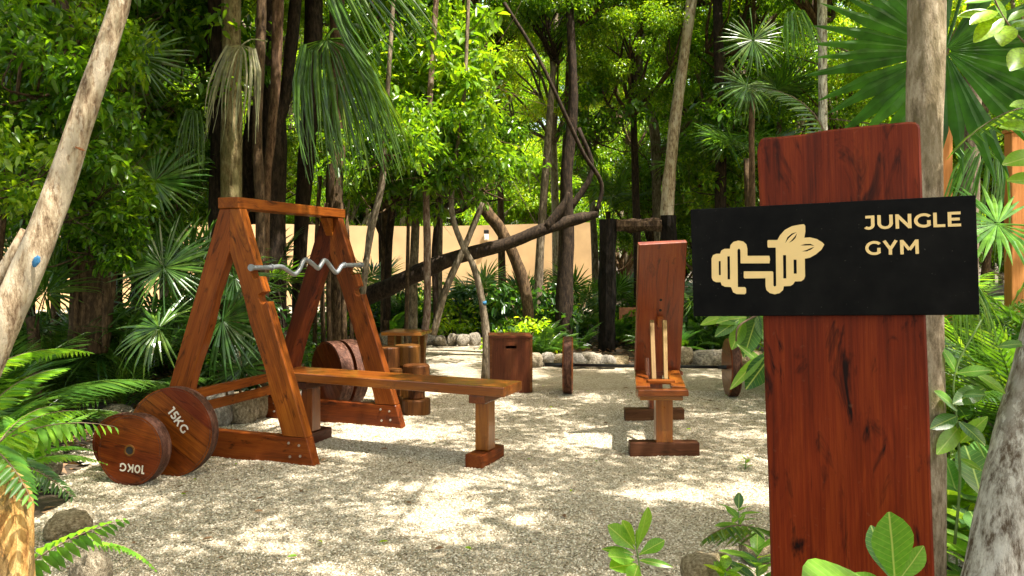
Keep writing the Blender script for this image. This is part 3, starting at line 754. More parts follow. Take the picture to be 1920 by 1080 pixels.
part('back_panel', box_me('back_panel', bw - 2 * tk - .004, tk, bh - tk - .004, M_box, .002), jb, JM @ Matrix.Translation((0, bd / 2 - tk / 2, (bh - tk) / 2)))
for s in (-1, 1): part('side_panel', box_me('side_panel', tk, bd, bh - tk - .002, M_box, .003), jb, JM @ Matrix.Translation((s * (bw / 2 - tk / 2), 0, (bh - tk) / 2)))
part('lid', box_me('lid', bw + .006, bd + .01, tk, M_box, .004), jb, JM @ Matrix.Translation((0, 0, bh - tk / 2)))

# ------------------------------------------------------------------ barbell with wooden plates
La = Vector((.575, 8.0, .29)); Ra = Vector((2.175, 7.86, .285)); bax = (Ra - La).normalized()
bb = thing('barbell', 'black steel barbell lying across the gravel with wooden plates on both ends', 'barbell', (1.35, 7.85, 0))
a = La - bax * .24; b = Ra + bax * .2
v_, f_ = tube([(*a, .02), (*(a + bax * .3), .02)], 12, 1); part('sleeve', mesh('sleeve', v_, f_, M_black, True), bb)
v_, f_ = tube([(*(b - bax * .3), .02), (*b, .02)], 12, 1); part('sleeve', mesh('sleeve', v_, f_, M_black, True), bb)
v_, f_ = tube([(*(a + bax * .301), .0155), (*(b - bax * .301), .0155)], 12, 1); part('shaft', mesh('shaft', v_, f_, M_black, True), bb)
for c, lab in ((La - bax * .055, 'nearer edge-on wooden barbell plate beside the jump box'), (Ra - bax * .02, 'wooden barbell plate at the right end beside the sign post')):
    x = bax; z = Vector((0, 0, 1)); M = Matrix((bax.cross(z).normalized(), bax, z)).transposed().to_4x4(); M.translation = c
    o = part('plate', disc_me('plate', .292, .105, M_back, M_rim), bb, M)
# ------------------------------------------------------------------ incline bench
ib = thing('incline_bench', 'incline wooden bench with a tall raised backboard propped on two sticks', 'incline bench', (1.05, 6.0, 0))
cxn, cxf = .985, 1.19
def ix(Y): return cxn + (cxf - cxn) * (Y - 5.35) / (6.29 - 5.35)
idir = Vector((ix(6.6) - ix(5.4), 1.2, 0)).normalized(); isd = Vector((idir.y, -idir.x, 0))
def ib_p(Y, s, z): return Vector((ix(Y), Y, z)) + isd * s
Yn, Yf = 5.46, 6.68
for Y, wd in ((Yn, .48), (Yf, .5)):
    hx = {Yn: 1.048 - ix(Yn) , Yf: 1.205 - ix(Yf)}[Y] if False else 0
    beam('foot', Vector(((1244 - HX) / FPX * Y if Y == Yn else (1226 - HX) / FPX * Y, Y, .035)) - Vector((wd / 2, .0, 0)), Vector(((1244 - HX) / FPX * Y if Y == Yn else (1226 - HX) / FPX * Y, Y, .035)) + Vector((wd / 2, -.0, 0)), .10, .12, M_base, ib)
    px = 1243.5 if Y == Yn else 1228
    M = frame(Vector(((px - HX) / FPX * Y, Y, .095 + .155)), (0, 0, 1), (0, 1, 0))
    part('post', box_me('post', .31, .115, .09, M_bench if Y == Yn else M_back, .005, .002), ib, M)
zt = .455
lx = lambda px, Y: (px - HX) / FPX * Y
nearL, nearR, farL, farR = lx(1196, 5.37), lx(1291, 5.37), lx(1189, 6.9), lx(1266, 6.9)
for s, (a0, a1) in enumerate((((nearL, 5.46), (farL, 6.9)), ((nearR - .1, 5.46), (farR - .1, 6.9)))):
    a_ = Vector((a0[0] + .05, a0[1], zt)); b_ = Vector((a1[0] + .05, a1[1], zt)); beam('seat_rail', a_, b_, .1, .05, M_bench, ib)
beam('front_board', Vector((nearL, 5.395, zt - .01)), Vector((nearR, 5.395, zt - .01)), .07, .045, M_bench, ib, label='front crosspiece of the seat frame')
beam('under_board', Vector((nearL + .02, 5.5, zt - .05)), Vector((nearR - .03, 5.5, zt - .05)), .2, .032, M_bench, ib)
beam('under_board', Vector((farL, 6.68, zt - .05)), Vector((farR, 6.68, zt - .05)), .2, .032, M_back, ib)
beam('slot_bar', Vector((lx(1214, 5.6), 5.62, zt + .03)), Vector((lx(1266, 5.6), 5.62, zt + .03)), .05, .03, M_rackd, ib)
# backboard leaning towards the viewer
bot = Vector((lx(1232, 6.30), 6.30, .47)); top = Vector((lx(1242, 5.84), 5.84, 1.495)); ax = (top - bot).normalized()
L_ = (top - bot).length
M = frame((bot + top) / 2, ax, Vector((0, -1, .45)))
part('backboard', box_me('backboard', L_, .362, .05, M_back, .008, .003), ib, M)
bn_ = (Vector((0, -1, .45)) - ax * ax.dot(Vector((0, -1, .45)))).normalized()
kn = bot + ax * (L_ * .42) + bn_ * .045
part('prop_block', box_me('prop_block', .08, .05, .035, M_back, .004), ib, frame(kn, ax, bn_))
for i, t_ in enumerate((.5, .58)):
    bm = bmesh.new(); bmesh.ops.create_cone(bm, cap_ends=True, segments=12, radius1=.011, radius2=.011, depth=.003)
    part('peg_hole', bm_mesh('peg_hole', bm, M_hole), ib, frame(bot + ax * (L_ * (.5 + .08 * i)) + bn_ * .027, ax, bn_))
for px0, px1 in ((1226, 1222), (1248, 1246)):
    beam('prop', P(px0, 712, 5.68), P(px1, 602, 5.98), .03, .028, M_stick, ib, up=(0, -1, 0), bev=.004)
beam('inner_prop', P(1214, 706, 6.0), P(1213, 672, 6.1), .028, .03, M_back, ib, up=(0, -1, 0), bev=.004)

# ------------------------------------------------------------------ charred timber gateway
gt = thing('timber_gateway', 'black charred timber gateway at the back of the clearing', 'gateway', G(1195, 655))
def rough_beam(name, a, b, w_, mat, parent, seed):
    v, f = tube([(*(Vector(a) * (1 - t) + Vector(b) * t + Vector((R.uniform(-.012, .012), 0, 0))), w_ / 2 * R.uniform(.93, 1.06)) for t in (0, .2, .4, .6, .8, 1)], 8, 3, .12, seed)
    part(name, mesh(name, v, f, mat), parent)
Yg = 12.0
rough_beam('post', P(1138, 662, Yg), P(1140, 411, Yg), .27, M_charred, gt, 1)
rough_beam('post', P(1254, 662, Yg), P(1252, 404, Yg), .26, M_charred, gt, 2)
rough_beam('lintel', P(1154, 423, Yg - .02), P(1240, 422, Yg - .02), .21, bark('weathered_lintel', (.02, .012, .007), (.06, .036, .02), (.12, .075, .042), .4, (.03, .018, .01)), gt, 3)
# terracotta-coloured panel beyond
tp = thing('terracotta_panel', 'small orange terracotta panel seen through the gateway', 'panel', P(1180, 640, 13.2))
part('slab', box_me('slab', .42, .06, .62, plain('terracotta', (.5, .19, .09), .8, 0, 8, .3), .01), tp, Matrix.Translation(P(1184, 611, 13.2)))

# ------------------------------------------------------------------ sign
SX = Vector((.9415, -.337, 0)).normalized(); SN = Vector((SX.y, -SX.x, 0))       # SN points to the viewer
SY = -SN
roll = math.radians(1.67)
MS = Matrix((SX, SY, Vector((0, 0, 1)))).transposed().to_4x4(); MS.translation = Vector((.805, 2.0, 1.3556))
MS = MS @ Matrix.Rotation(-roll, 4, 'Y')
sgn = thing('sign_post', 'thick reddish wooden post carrying the black JUNGLE GYM sign', 'sign post', (.82, 2.03, 0))
# post outline in sign plane (local X, Z)
pw = .194; pc = .032; hb = -1.42
tp_ = [(pc - pw + .006, .318), (pc - pw + .014, .326), (pc - .14, .325), (pc - .07, .327), (pc - .03, .332), (pc + .05, .335), (pc + .15, .337), (pc + pw - .02, .337), (pc + pw - .006, .333), (pc + pw, .322)]
poly = [(pc - pw + .004, hb)] + [(pc - pw + .002 + .001 * math.sin(k * 1.7), hb + (.3 - hb) * k / 10) for k in range(1, 10)] + [(pc - pw, .29)] + tp_ + [(pc + pw - .001 + .001 * math.sin(k * 2.1), .31 - (.31 - hb) * k / 10) for k in range(1, 11)]
# grain must run along local X: build with swapped axes (local X = up)
bm_poly = [(z, -x) for x, z in poly]
Mpost = MS @ Matrix.Translation((0, .012, 0)) @ Matrix.Rotation(-math.pi / 2, 4, 'Y')
# Rotation(-90,Y): local X -> +Z ; local Z -> -X
me = prism('post', bm_poly, .075, M_post, .006)
part('post', me, sgn, Mpost)
part('panel', box_me('panel', .675, .012, .2885, M_sign, .002), sgn, MS)
# homography from zoomed picture pixels to the panel plane
src = [(42, 466), (52, 964), (1354, 405), (1362, 957)]; dst = [(-.3375, .14425), (-.3375, -.14425), (.3375, .14425), (.3375, -.14425)]
A_ = []; b_ = []
for (x, y), (u, v) in zip(src, dst):
    A_.append([x, y, 1, 0, 0, 0, -u * x, -u * y]); b_.append(u); A_.append([0, 0, 0, x, y, 1, -v * x, -v * y]); b_.append(v)
Hm = np.append(np.linalg.solve(np.array(A_), np.array(b_)), 1).reshape(3, 3)
def zs(x, y): q = Hm @ np.array([x, y, 1]); return q[0] / q[2], q[1] / q[2]
def emblem(outer, holes, name):
    c = bpy.data.curves.new('e', 'CURVE'); c.dimensions = '2D'; c.fill_mode = 'BOTH'; c.extrude = .0008
    for pl in [outer] + holes:
        s = c.splines.new('POLY'); s.points.add(len(pl) - 1); s.use_cyclic_u = True
        for k, p_ in enumerate(pl): u, v = zs(*p_); s.points[k].co = (u, v, 0, 1)
    o = bpy.data.objects.new('e', c); COL.objects.link(o); dg = bpy.context.evaluated_depsgraph_get()
    me = bpy.data.meshes.new_from_object(o.evaluated_get(dg)); bpy.data.objects.remove(o)
    me.materials.clear(); me.materials.append(M_gold)
    part(name, me, sgn, MS @ Matrix.Translation((0, -.0072, 0)) @ Matrix.Rotation(math.pi / 2, 4, 'X'))
emblem([(405, 683), (408, 700), (405, 718), (272, 718), (272, 658), (268, 650), (262, 650), (258, 658), (258, 828), (290, 828), (296, 834), (296, 855), (290, 861), (252, 860), (236, 852), (227, 828), (198, 826), (184, 819), (179, 805), (158, 805), (144, 798), (138, 785), (138, 695), (145, 679), (160, 673), (178, 673), (183, 658), (198, 650), (223, 650), (227, 632), (240, 618), (262, 612), (285, 616), (300, 630), (304, 650), (304, 683)],
       [[(171, 707), (180, 707), (180, 772), (171, 772)], [(211, 685), (223, 685), (223, 792), (211, 792)]], 'dumbbell_emblem')
emblem([(287, 755), (418, 755), (422, 760), (422, 820), (426, 825), (431, 825), (435, 820), (435, 645), (400, 645), (397, 640), (397, 614), (401, 610), (443, 610), (455, 588), (478, 563), (510, 546), (545, 539), (566, 537), (572, 545), (572, 570), (567, 600), (592, 598), (625, 606), (650, 622), (658, 632), (645, 655), (620, 676), (592, 692), (568, 697), (568, 778), (563, 792), (550, 801), (521, 802), (513, 815), (500, 823), (470, 824), (466, 842), (450, 856), (428, 861), (405, 856), (390, 842), (386, 825), (386, 787), (290, 788), (286, 783), (286, 760)],
       [[(468, 680), (482, 680), (482, 788), (468, 788)], [(516, 701), (530, 701), (530, 766), (516, 766)],
        [(478, 625), (489, 597), (509, 580), (533, 573), (512, 586), (495, 602)], [(534, 579), (527, 600), (512, 615), (496, 623), (511, 608), (521, 596)],
        [(548, 635), (570, 629), (595, 628), (613, 637), (592, 635), (568, 636)], [(613, 642), (597, 655), (577, 663), (554, 663), (575, 657), (592, 649)]], 'leaf_emblem')
for s, x0, x1, yb0, yb1, ch in (('JUNGLE', 842, 1284, 562, 552, 66), ('GYM', 846, 1090, 682, 676, 68)):
    me = text_mesh(s, 1, M_gold, .03, .0, spacing=1.06)
    n = len(me.vertices); co = np.empty(n * 3); me.vertices.foreach_get('co', co); co = co.reshape(-1, 3)
    mn, mx_ = co.min(0), co.max(0)
    u0, v0 = zs(x0, yb0); u1, v1 = zs(x1, yb1); _, vt = zs(x0, yb0 - ch)
    co[:, 0] = u0 + (co[:, 0] - mn[0]) / (mx_[0] - mn[0]) * (u1 - u0)
    co[:, 1] = (v0 + v1) / 2 + (co[:, 1] - mn[1]) / (mx_[1] - mn[1]) * (vt - v0); co[:, 2] = (co[:, 2] - mn[2]) / (mx_[2] - mn[2]) * .0008
    me.vertices.foreach_set('co', co.ravel()); me.update()
    part('lettering', me, sgn, MS @ Matrix.Translation((0, -.0075, 0)) @ Matrix.Rotation(math.pi / 2, 4, 'X'))

# ------------------------------------------------------------------ rocks
ROCK = []
for i in range(6):
    bm = bmesh.new(); bmesh.ops.create_icosphere(bm, subdivisions=3, radius=1)
    for v in bm.verts:
        p = v.co.copy(); q = p * 1.0 + Vector((i * 7, 3, i))
        v.co = p * (1 + .45 * mnoise.noise(q) + .22 * mnoise.noise(q * 2.6) + .1 * mnoise.noise(q * 6))
        for ax_ in range(3): v.co[ax_] = max(-.92, min(.92, v.co[ax_]))
    ROCK.append(bm_mesh('rock', bm, M_rock, True))
def rock(px, py, wpx, hpx, label, group=None, i=None):
    g = G(px, py); k = g.y / FPX; w_, h_ = wpx * k / 2 / .85, hpx * k / 2 / .8
    o = bpy.data.objects.new('limestone_rock', ROCK[(i if i is not None else R.randrange(6))])
    link(o, None, Matrix.Translation((g.x, g.y + w_ * .6, h_ * .75)) @ Matrix.Rotation(R.uniform(0, 6.28) if abs(w_ - h_) < .05 else R.uniform(-.3, .3), 4, 'Z') @ Matrix.Diagonal((w_, w_ * .8, h_, 1)))
    tag(o, label, 'rock', group)
for a, lab in (((210, 800, 55, 36), 'pale rock left of the rack beside the dark soil'), ((245, 803, 40, 30), 'small pale rock touching the plates on the left'),
          ((408, 800, 48, 66), 'tall grey rock right of the 15KG plate'), ((447, 795, 50, 56), 'round pale rock seen in the middle of the rack frame'), ((482, 785, 42, 52), 'brownish rock beside the notched rack leg'),
          ((112, 1015, 76, 44), 'grey rock at the lower left beside the cut log'), ((160, 1105, 62, 66), 'grey rock in front of the ferns at the bottom edge'), ((60, 905, 70, 55), 'pinkish rock behind the left fern'),
          ((1330, 1110, 80, 60), 'rough pale rock at the bottom beside the seedling'), ((1425, 1060, 60, 45), 'mossy rock at the foot of the sign post')):
    rock(*a, lab)
for px in range(700, 905, 21): rock(px + R.uniform(-3, 3), 648 + R.uniform(-1, 2), R.uniform(19, 30), R.uniform(16, 25), 'tan block in the stone border at the far end of the gravel', 'stone border at the far end')
for px in list(range(1003, 1190, 27)) + list(range(1288, 1440, 40)): rock(px + R.uniform(-4, 4), 690 + R.uniform(-2, 2), R.uniform(28, 44) * (1.3 if px > 1280 else 1), R.uniform(20, 28) * (1.25 if px > 1280 else 1), 'pale rock in the stone border behind the barbell', 'stone border behind the barbell')
for px, py in ((520, 778), (548, 770), (575, 762), (700, 690), (690, 665)): rock(px, py, R.uniform(30, 40), R.uniform(24, 34), 'pale rock half hidden behind the far rack frame', 'rocks behind the rack')

# ------------------------------------------------------------------ trees with visible trunks
def up(pts, z, dx=0, dy=0): return pts
tree('pale leaning tree trunk on the left marked with a blue paint dot', M_pale,
     [(-130, 850, 3.4, 74), (-60, 745, 3.4, 68), (5, 610, 3.45, 60), (62, 480, 3.5, 56), (112, 350, 3.55, 50), (160, 205, 3.6, 44), (205, 70, 3.65, 38), (232, -40, 3.7, 36), (250, -300, 3.8, 32), (240, -900, 4.0, 26)],
     [(SPARSE, 0, (-1.9, 3.9, 5.6), 1.0), (SPARSE, 2, (-3.3, 4.6, 5.9), 1.0)], branches=[[(-70, 620, 3.5, 30), (5, 510, 3.5, 26), (45, 430, 3.52, 12)]], sides=16, rough=.035)
rt = [o for o in COL.objects if o.get('label', '').startswith('pale leaning')][0]
def mark(name, px, py, Y, w_, h_, mat, rot):
    bm = bmesh.new(); bmesh.ops.create_icosphere(bm, subdivisions=3, radius=1)
    for v in bm.verts: v.co *= 1 + .3 * mnoise.noise(v.co * 2)
    part(name, bm_mesh(name, bm, mat, True), rt, Matrix.Translation(P(px, py, Y)) @ Matrix.Rotation(rot, 4, 'Y') @ Matrix.Diagonal((w_, .006, h_, 1)))
mark('blue_paint_mark', 68, 490, 3.438, .016, .026, M_bluep, .35)
mark('orange_paint_mark', 150, 279, 3.525, .024, .005, M_orangep, .4)
tree('smooth pale trunk directly behind the sign post', bark('smooth_bark', (.13, .095, .055), (.31, .235, .15), (.45, .36, .25), .5, (.18, .14, .07)), [(1745, 1150, 2.75, 54), (1744, 800, 2.75, 54), (1738, 500, 2.75, 56), (1733, 260, 2.75, 64), (1737, 100, 2.75, 66), (1739, -60, 2.78, 66), (1750, -400, 2.85, 54), (1730, -1300, 3.0, 40)],
     [(SPARSE, 1, (3.0, .6, 5.6), .8)], sides=16, rough=.03)
tree('pale peeling trunk leaning out at the lower right corner', M_white, [(1855, 1180, 2.6, 150), (1872, 1070, 2.6, 112), (1900, 900, 2.62, 100), (1945, 700, 2.66, 88), (2000, 450, 2.7, 80), (2060, 100, 2.8, 70), (2150, -700, 3.0, 50)], [(SPARSE, 2, (3.6, .2, 5.4), .8)], sides=16, rough=.05)
lg = thing('cut_log', 'tan cut log with dark patches standing at the lower left', 'log', P(20, 1140, 2.5))
v_, f_ = tube([(*P(8, 1190, 2.5), .09), (*P(12, 1040, 2.5), .078), (*P(8, 960, 2.5), .082), (*P(2, 905, 2.52), .07), (*P(-2, 893, 2.53), .045)], 16, 4, .05, 3)
part('trunk', mesh('trunk', v_, f_, M_tan, True), lg)
tree('straight mossy trunk rising behind the rack top beam', M_grey if False else bark('moss_bark', (.07, .05, .02), (.19, .14, .06), (.3, .24, .12), .6, (.17, .15, .06)), [(436, 760, 7.9, 42), (436, 620, 7.9, 42), (434, 370, 7.9, 40), (434, 150, 7.9, 36), (434, -60, 7.9, 34), (440, -700, 8.0, 26)],
     [(SPARSE, 3, (-2.4, 6.9, 6.6), 1.1), (CROWN, 0, (-3.4, 7.4, 6.4), 1)], sides=14, rough=.05)
tree('slim mottled trunk between the rack and the tan wall on the left', M_brown, [(492, 790, 7.4, 20), (490, 600, 7.4, 22), (488, 400, 7.4, 18), (482, 240, 7.4, 18), (490, 50, 7.5, 18), (500, -500, 7.6, 15)], [(CROWN, 1, (-2.4, 8.4, 6.6), .9)])
tree('slim smooth brown trunk just right of the mottled one', M_red, [(500, 780, 7.8, 16), (497, 560, 7.8, 16), (500, 350, 7.8, 15), (510, 240, 7.8, 16), (520, 80, 7.9, 20), (525, -400, 8, 18)])
tree('dark twisted double trunk with a pale side stem behind the rack', M_dark, [(520, 690, 9.0, 40), (515, 480, 9.0, 42), (512, 270, 9.0, 46), (505, 120, 9.0, 40), (500, -50, 9.1, 36), (480, -400, 9.2, 30)], [(CROWN, 2, (-3.3, 9.6, 6.8), 1.2)],
     branches=[[(500, 300, 9, 20), (530, 200, 9, 22), (545, 90, 9, 24), (560, -60, 9, 22)], [(470, 420, 9.2, 36), (462, 300, 9.2, 30), (478, 200, 9.2, 20)]])
tree('dark trunk behind the hanging palm fan', M_dark, [(560, 660, 9.4, 26), (562, 480, 9.4, 26), (575, 300, 9.4, 30), (585, 120, 9.4, 34), (590, -80, 9.5, 30)], [(CROWN, 3, (-2.2, 10.2, 7.0), 1.1)])
tree('banyan like tree with hanging root strands behind the rack', M_brown, [(630, 665, 8.8, 34), (632, 520, 8.8, 30), (628, 360, 8.8, 34), (634, 200, 8.8, 30), (630, -60, 8.8, 28)], [(CROWN, 4, (-1.6, 9.3, 6.6), 1.1)],
     branches=[[(606, 650, 8.6, 8), (604, 500, 8.6, 9), (612, 380, 8.6, 8)], [(618, 655, 8.5, 9), (616, 520, 8.5, 10), (625, 400, 8.5, 8)], [(646, 655, 8.5, 10), (643, 520, 8.5, 10), (640, 380, 8.5, 9)], [(660, 655, 8.6, 7), (656, 540, 8.6, 8), (650, 400, 8.6, 7)], [(590, 660, 8.9, 8), (592, 480, 8.9, 8), (600, 330, 8.9, 8)]])
tree('broad dark trunk hung with roots in the shade on the far left', M_brown, [(168, 660, 6.6, 70), (170, 540, 6.6, 76), (165, 430, 6.6, 80), (150, 300, 6.6, 74), (145, 120, 6.6, 66), (150, -80, 6.7, 60)], [(CROWN, 1, (-4.4, 7.2, 5.6), 1.2), (CROWN, 2, (-3.0, 6.6, 5.7), .8)],
     branches=[[(140, 650, 6.4, 10), (142, 520, 6.4, 12), (145, 380, 6.4, 10)], [(196, 650, 6.4, 9), (196, 520, 6.4, 11), (190, 380, 6.4, 10)], [(212, 560, 6.4, 7), (216, 450, 6.4, 8), (214, 380, 6.4, 6)]])
tree('thin dark trunk at the upper left behind the leaning pale one', M_dark, [(60, 700, 7.2, 24), (45, 400, 7.2, 24), (50, 200, 7.2, 26), (25, 30, 7.2, 34), (-20, -80, 7.3, 34)], [(CROWN, 0, (-5.2, 7.8, 5.9), 1.2)])
tree('dark slim trunk left of the mossy one', M_dark, [(400, 700, 8.6, 18), (402, 400, 8.6, 18), (398, 150, 8.6, 20), (380, -60, 8.6, 18)], [(CROWN, 4, (-4.3, 9.4, 6.6), 1.1)])
tree('long fallen dark trunk leaning across in front of the tan wall', M_dark, [(640, 572, 11.2, 30), (720, 542, 11.1, 34), (800, 505, 11, 31), (870, 478, 11, 27), (950, 457, 11, 24), (1020, 430, 11, 22), (1075, 412, 11.1, 22), (1120, 402, 11.2, 14)], [],
     branches=[[(1025, 428, 11, 22), (1046, 400, 11, 18), (1060, 378, 11, 12), (1066, 360, 11, 7)], [(1118, 402, 11.2, 9), (1128, 345, 11.2, 8), (1095, 290, 11.1, 8), (1060, 215, 11, 8), (1010, 110, 11, 7), (945, 5, 11, 7)]])
tree('dark upright trunk standing before the wall near the gateway', M_dark, [(1058, 640, 11.8, 34), (1058, 540, 11.8, 32), (1064, 440, 11.8, 26), (1062, 330, 11.8, 24), (1075, 180, 11.8, 18), (1065, -40, 12, 15)], [(CROWN, 0, (.9, 12.8, 6.6), 1.0)],
     branches=[[(1064, 400, 11.8, 14), (1110, 320, 11.8, 10), (1085, 240, 11.8, 8)]])
tree('curved dark trunk bowing across the tan wall', M_brown, [(992, 640, 11.4, 22), (988, 560, 11.4, 22), (968, 490, 11.4, 22), (938, 430, 11.4, 22), (905, 385, 11.4, 24), (880, 300, 11.4, 20), (850, 160, 11.5, 15), (835, -40, 11.6, 13)], [(CROWN, 3, (-.6, 12.2, 6.9), 1.0)])
tree('thin grey trunk crossing in an X with its neighbour', M_grey, [(812, 628, 10.4, 13), (835, 545, 10.4, 14), (868, 470, 10.4, 12), (893, 410, 10.4, 12), (905, 380, 10.4, 8)], [(HANG, 0, P(915, 320, 10.5), .9)])
t_ = tree('slim trunk with a blue paint band beside the jump box', M_grey, [(909, 712, 8.9, 15), (912, 640, 8.9, 15), (903, 560, 8.9, 13), (888, 500, 8.9, 12), (865, 455, 8.9, 11), (848, 400, 8.9, 11), (850, 330, 9, 9), (870, 180, 9, 8), (880, -40, 9.1, 7)], [(HANG, 1, P(850, 280, 9), .9)])
v_, f_ = tube([(*P(909.5, 572, 8.9), .0475), (*P(909, 562, 8.9), .0465)], 12, 1)
v_, f_ = tube([(*P(905.8, 571, 8.9), .0425), (*P(905, 565, 8.9), .0425)], 12, 1)
part('blue_paint_band', mesh('blue_paint_band', v_, f_, M_bluep, True), t_)
tree('slim straight speckled trunk right of the log dumbbells', bark('speckled_bark', (.09, .05, .03), (.2, .13, .09), (.34, .26, .2), .5, (.12, .07, .045)), [(795, 705, 9.2, 13), (792, 660, 9.2, 14), (801, 580, 9.2, 14), (801, 470, 9.2, 14), (799, 350, 9.2, 13), (805, 200, 9.2, 12), (820, -40, 9.3, 10)], [(HANG, 2, P(790, 290, 9.2), 1.0)])
tree('thin pale stem leaning just right of the curl bar', M_grey, [(672, 640, 8.0, 10), (682, 540, 8.0, 11), (688, 480, 8.0, 12), (698, 420, 8.0, 14), (716, 345, 8.0, 12), (722, 250, 8.0, 9), (740, -40, 8.1, 8)], [(HANG, 0, P(735, 250, 8.0), .8)])
tree('tall slender tan trunk leaning right behind the gateway', M_pale, [(1246, 640, 12.4, 24), (1250, 400, 12.4, 24), (1262, 260, 12.4, 22), (1282, 110, 12.4, 20), (1302, -40, 12.4, 19)], [(CROWN, 2, (3.2, 13.4, 7.4), 1.1)])
tree('grey forked trunk in the upper centre right', M_grey, [(1240, 640, 14.5, 18), (1238, 480, 14.5, 20), (1232, 380, 14.5, 18), (1226, 240, 14.5, 18), (1196, 130, 14.5, 17), (1218, 10, 14.5, 16), (1222, -60, 14.5, 15)], [(CROWN, 3, (2.9, 15.4, 8), 1.2)],
     branches=[[(1225, 300, 14.5, 10), (1330, 190, 14.4, 9), (1420, 120, 14.4, 7)]])
tree('straight pale trunk left of the big fan palm leaf', M_white, [(1547, 720, 10.5, 20), (1545, 400, 10.5, 19), (1543, 240, 10.5, 17), (1541, 0, 10.5, 16), (1541, -80, 10.5, 15)], [(CROWN, 0, (4.3, 11, 6.2), 1.0)])
tree('thin brown stem left of the sign post top', M_red, [(1410, 650, 9.2, 12), (1411, 400, 9.2, 11), (1409, 250, 9.2, 11), (1411, 170, 9.2, 9)], [], name='slim_tree')
tree('slender pale trunk rising through the upper centre', M_grey, [(822, 620, 14, 12), (826, 300, 14, 12), (826, 100, 14, 11), (832, -40, 14, 10)], [(CROWN, 4, (-1.4, 14.6, 7.6), 1.0)])
tree('dark slim trunk between the fallen trunk and the wall on the left', M_dark, [(725, 600, 12.6, 14), (730, 450, 12.6, 14), (742, 300, 12.6, 13), (740, 0, 12.6, 12)], [(CROWN, 1, (-2.1, 13.2, 6.4), 1.0)], branches=[[(728, 470, 12.6, 9), (700, 400, 12.6, 8), (690, 300, 12.6, 6)]])
tree('dark slim trunk beside the tall speckled one', M_dark, [(818, 600, 12.2, 12), (815, 480, 12.2, 12), (822, 380, 12.2, 12), (818, 250, 12.2, 10)], [(DARKCROWN, 0, P(812, 260, 12.2), 1.1)])
tree('pinkish trunk far behind the upright dark one', M_pale, [(1045, 560, 17, 16), (1042, 420, 17, 15), (1038, 290, 17, 14), (1036, 150, 17, 12)], [(SUNCROWN, 2, P(1040, 130, 17), 1.0)])
tree('dark trunk in the thicket right of the gateway', M_dark, [(1350, 660, 12.6, 22), (1348, 480, 12.6, 22), (1352, 300, 12.6, 20), (1345, 0, 12.6, 18)], [(CROWN, 1, (4.0, 13.2, 6.6), 1.1)])
def leafy(label, base, arms, mat=M_brown, k0=0):
    b = G(*base) if len(base) == 2 else Vector(((base[0] - HX) / FPX * base[2], base[2], 0)); root = thing('young_tree', label, 'tree', b)
    top = P(*arms[0][:3]); v, f = tube([(b.x, b.y, -.03, .03), (*(b * .5 + top * .5), .024), (*top, .012)], 6, 4, .08, k0)
    part('trunk', mesh('trunk', v, f, mat, True), root)
    for k, (px, py, Y, s_) in enumerate(arms): put_crown(root, HANG, k + k0, P(px, py, Y), s_)
leafy('young tree with drooping leaves at the upper left edge', (-40, 0, 6.0), [(40, 110, 5.6, .9), (110, 250, 5.8, .75), (10, 310, 5.2, .7), (150, 60, 6.2, .8), (-10, 200, 5.6, .8), (175, 320, 6.2, .8), (150, 430, 6.2, .65), (210, 440, 6.3, .55)])
leafy('young leafy tree between the leaning trunk and the mossy trunk', (250, 0, 8.2), [(300, 110, 8.0, 1.1), (230, 220, 7.8, 1.0), (350, 40, 8.4, 1.2), (330, 290, 8.4, .9), (210, 20, 7.6, 1.1), (250, 400, 8.6, .9)], k0=1)
leafy('young leafy tree standing right of the drooping palm fans', (760, 0, 9.8), [(770, 210, 9.6, 1.3), (730, 330, 9.4, 1.0), (850, 180, 9.8, 1.2), (820, 60, 10, 1.4)], k0=2)
leafy('young leafy tree above the wooden gateway', (1370, 0, 13.2), [(1350, 330, 13, 1.1), (1390, 230, 13, 1.3), (1130, 230, 13.2, 1.1), (1460, 330, 12.6, 1.1)], k0=1)
# orange timber posts on the right
for px, w0, y0, lab in ((1770, 22, 238, 'orange wooden post just right of the pale trunk'), (1902, 24, 250, 'orange wooden post at the right edge among palm leaves')):
    b0 = P(px, 700, 6.5); b0.z = 0; t0 = P(px - 1, y0, 6.5)
    o = thing('timber_post', lab, 'post', b0); wd = w0 / FPX * 6.5
    part('shaft', box_me('shaft', t0.z, wd, wd, M_orange, .01), o, frame((b0 + t0) / 2, (0, 0, 1), (0, -1, 0)))
    part('cap', box_me('cap', .03, wd + .02, wd + .02, M_orange, .006), o, frame(t0 + Vector((0, 0, .017)), (0, 0, 1), (0, -1, 0)))

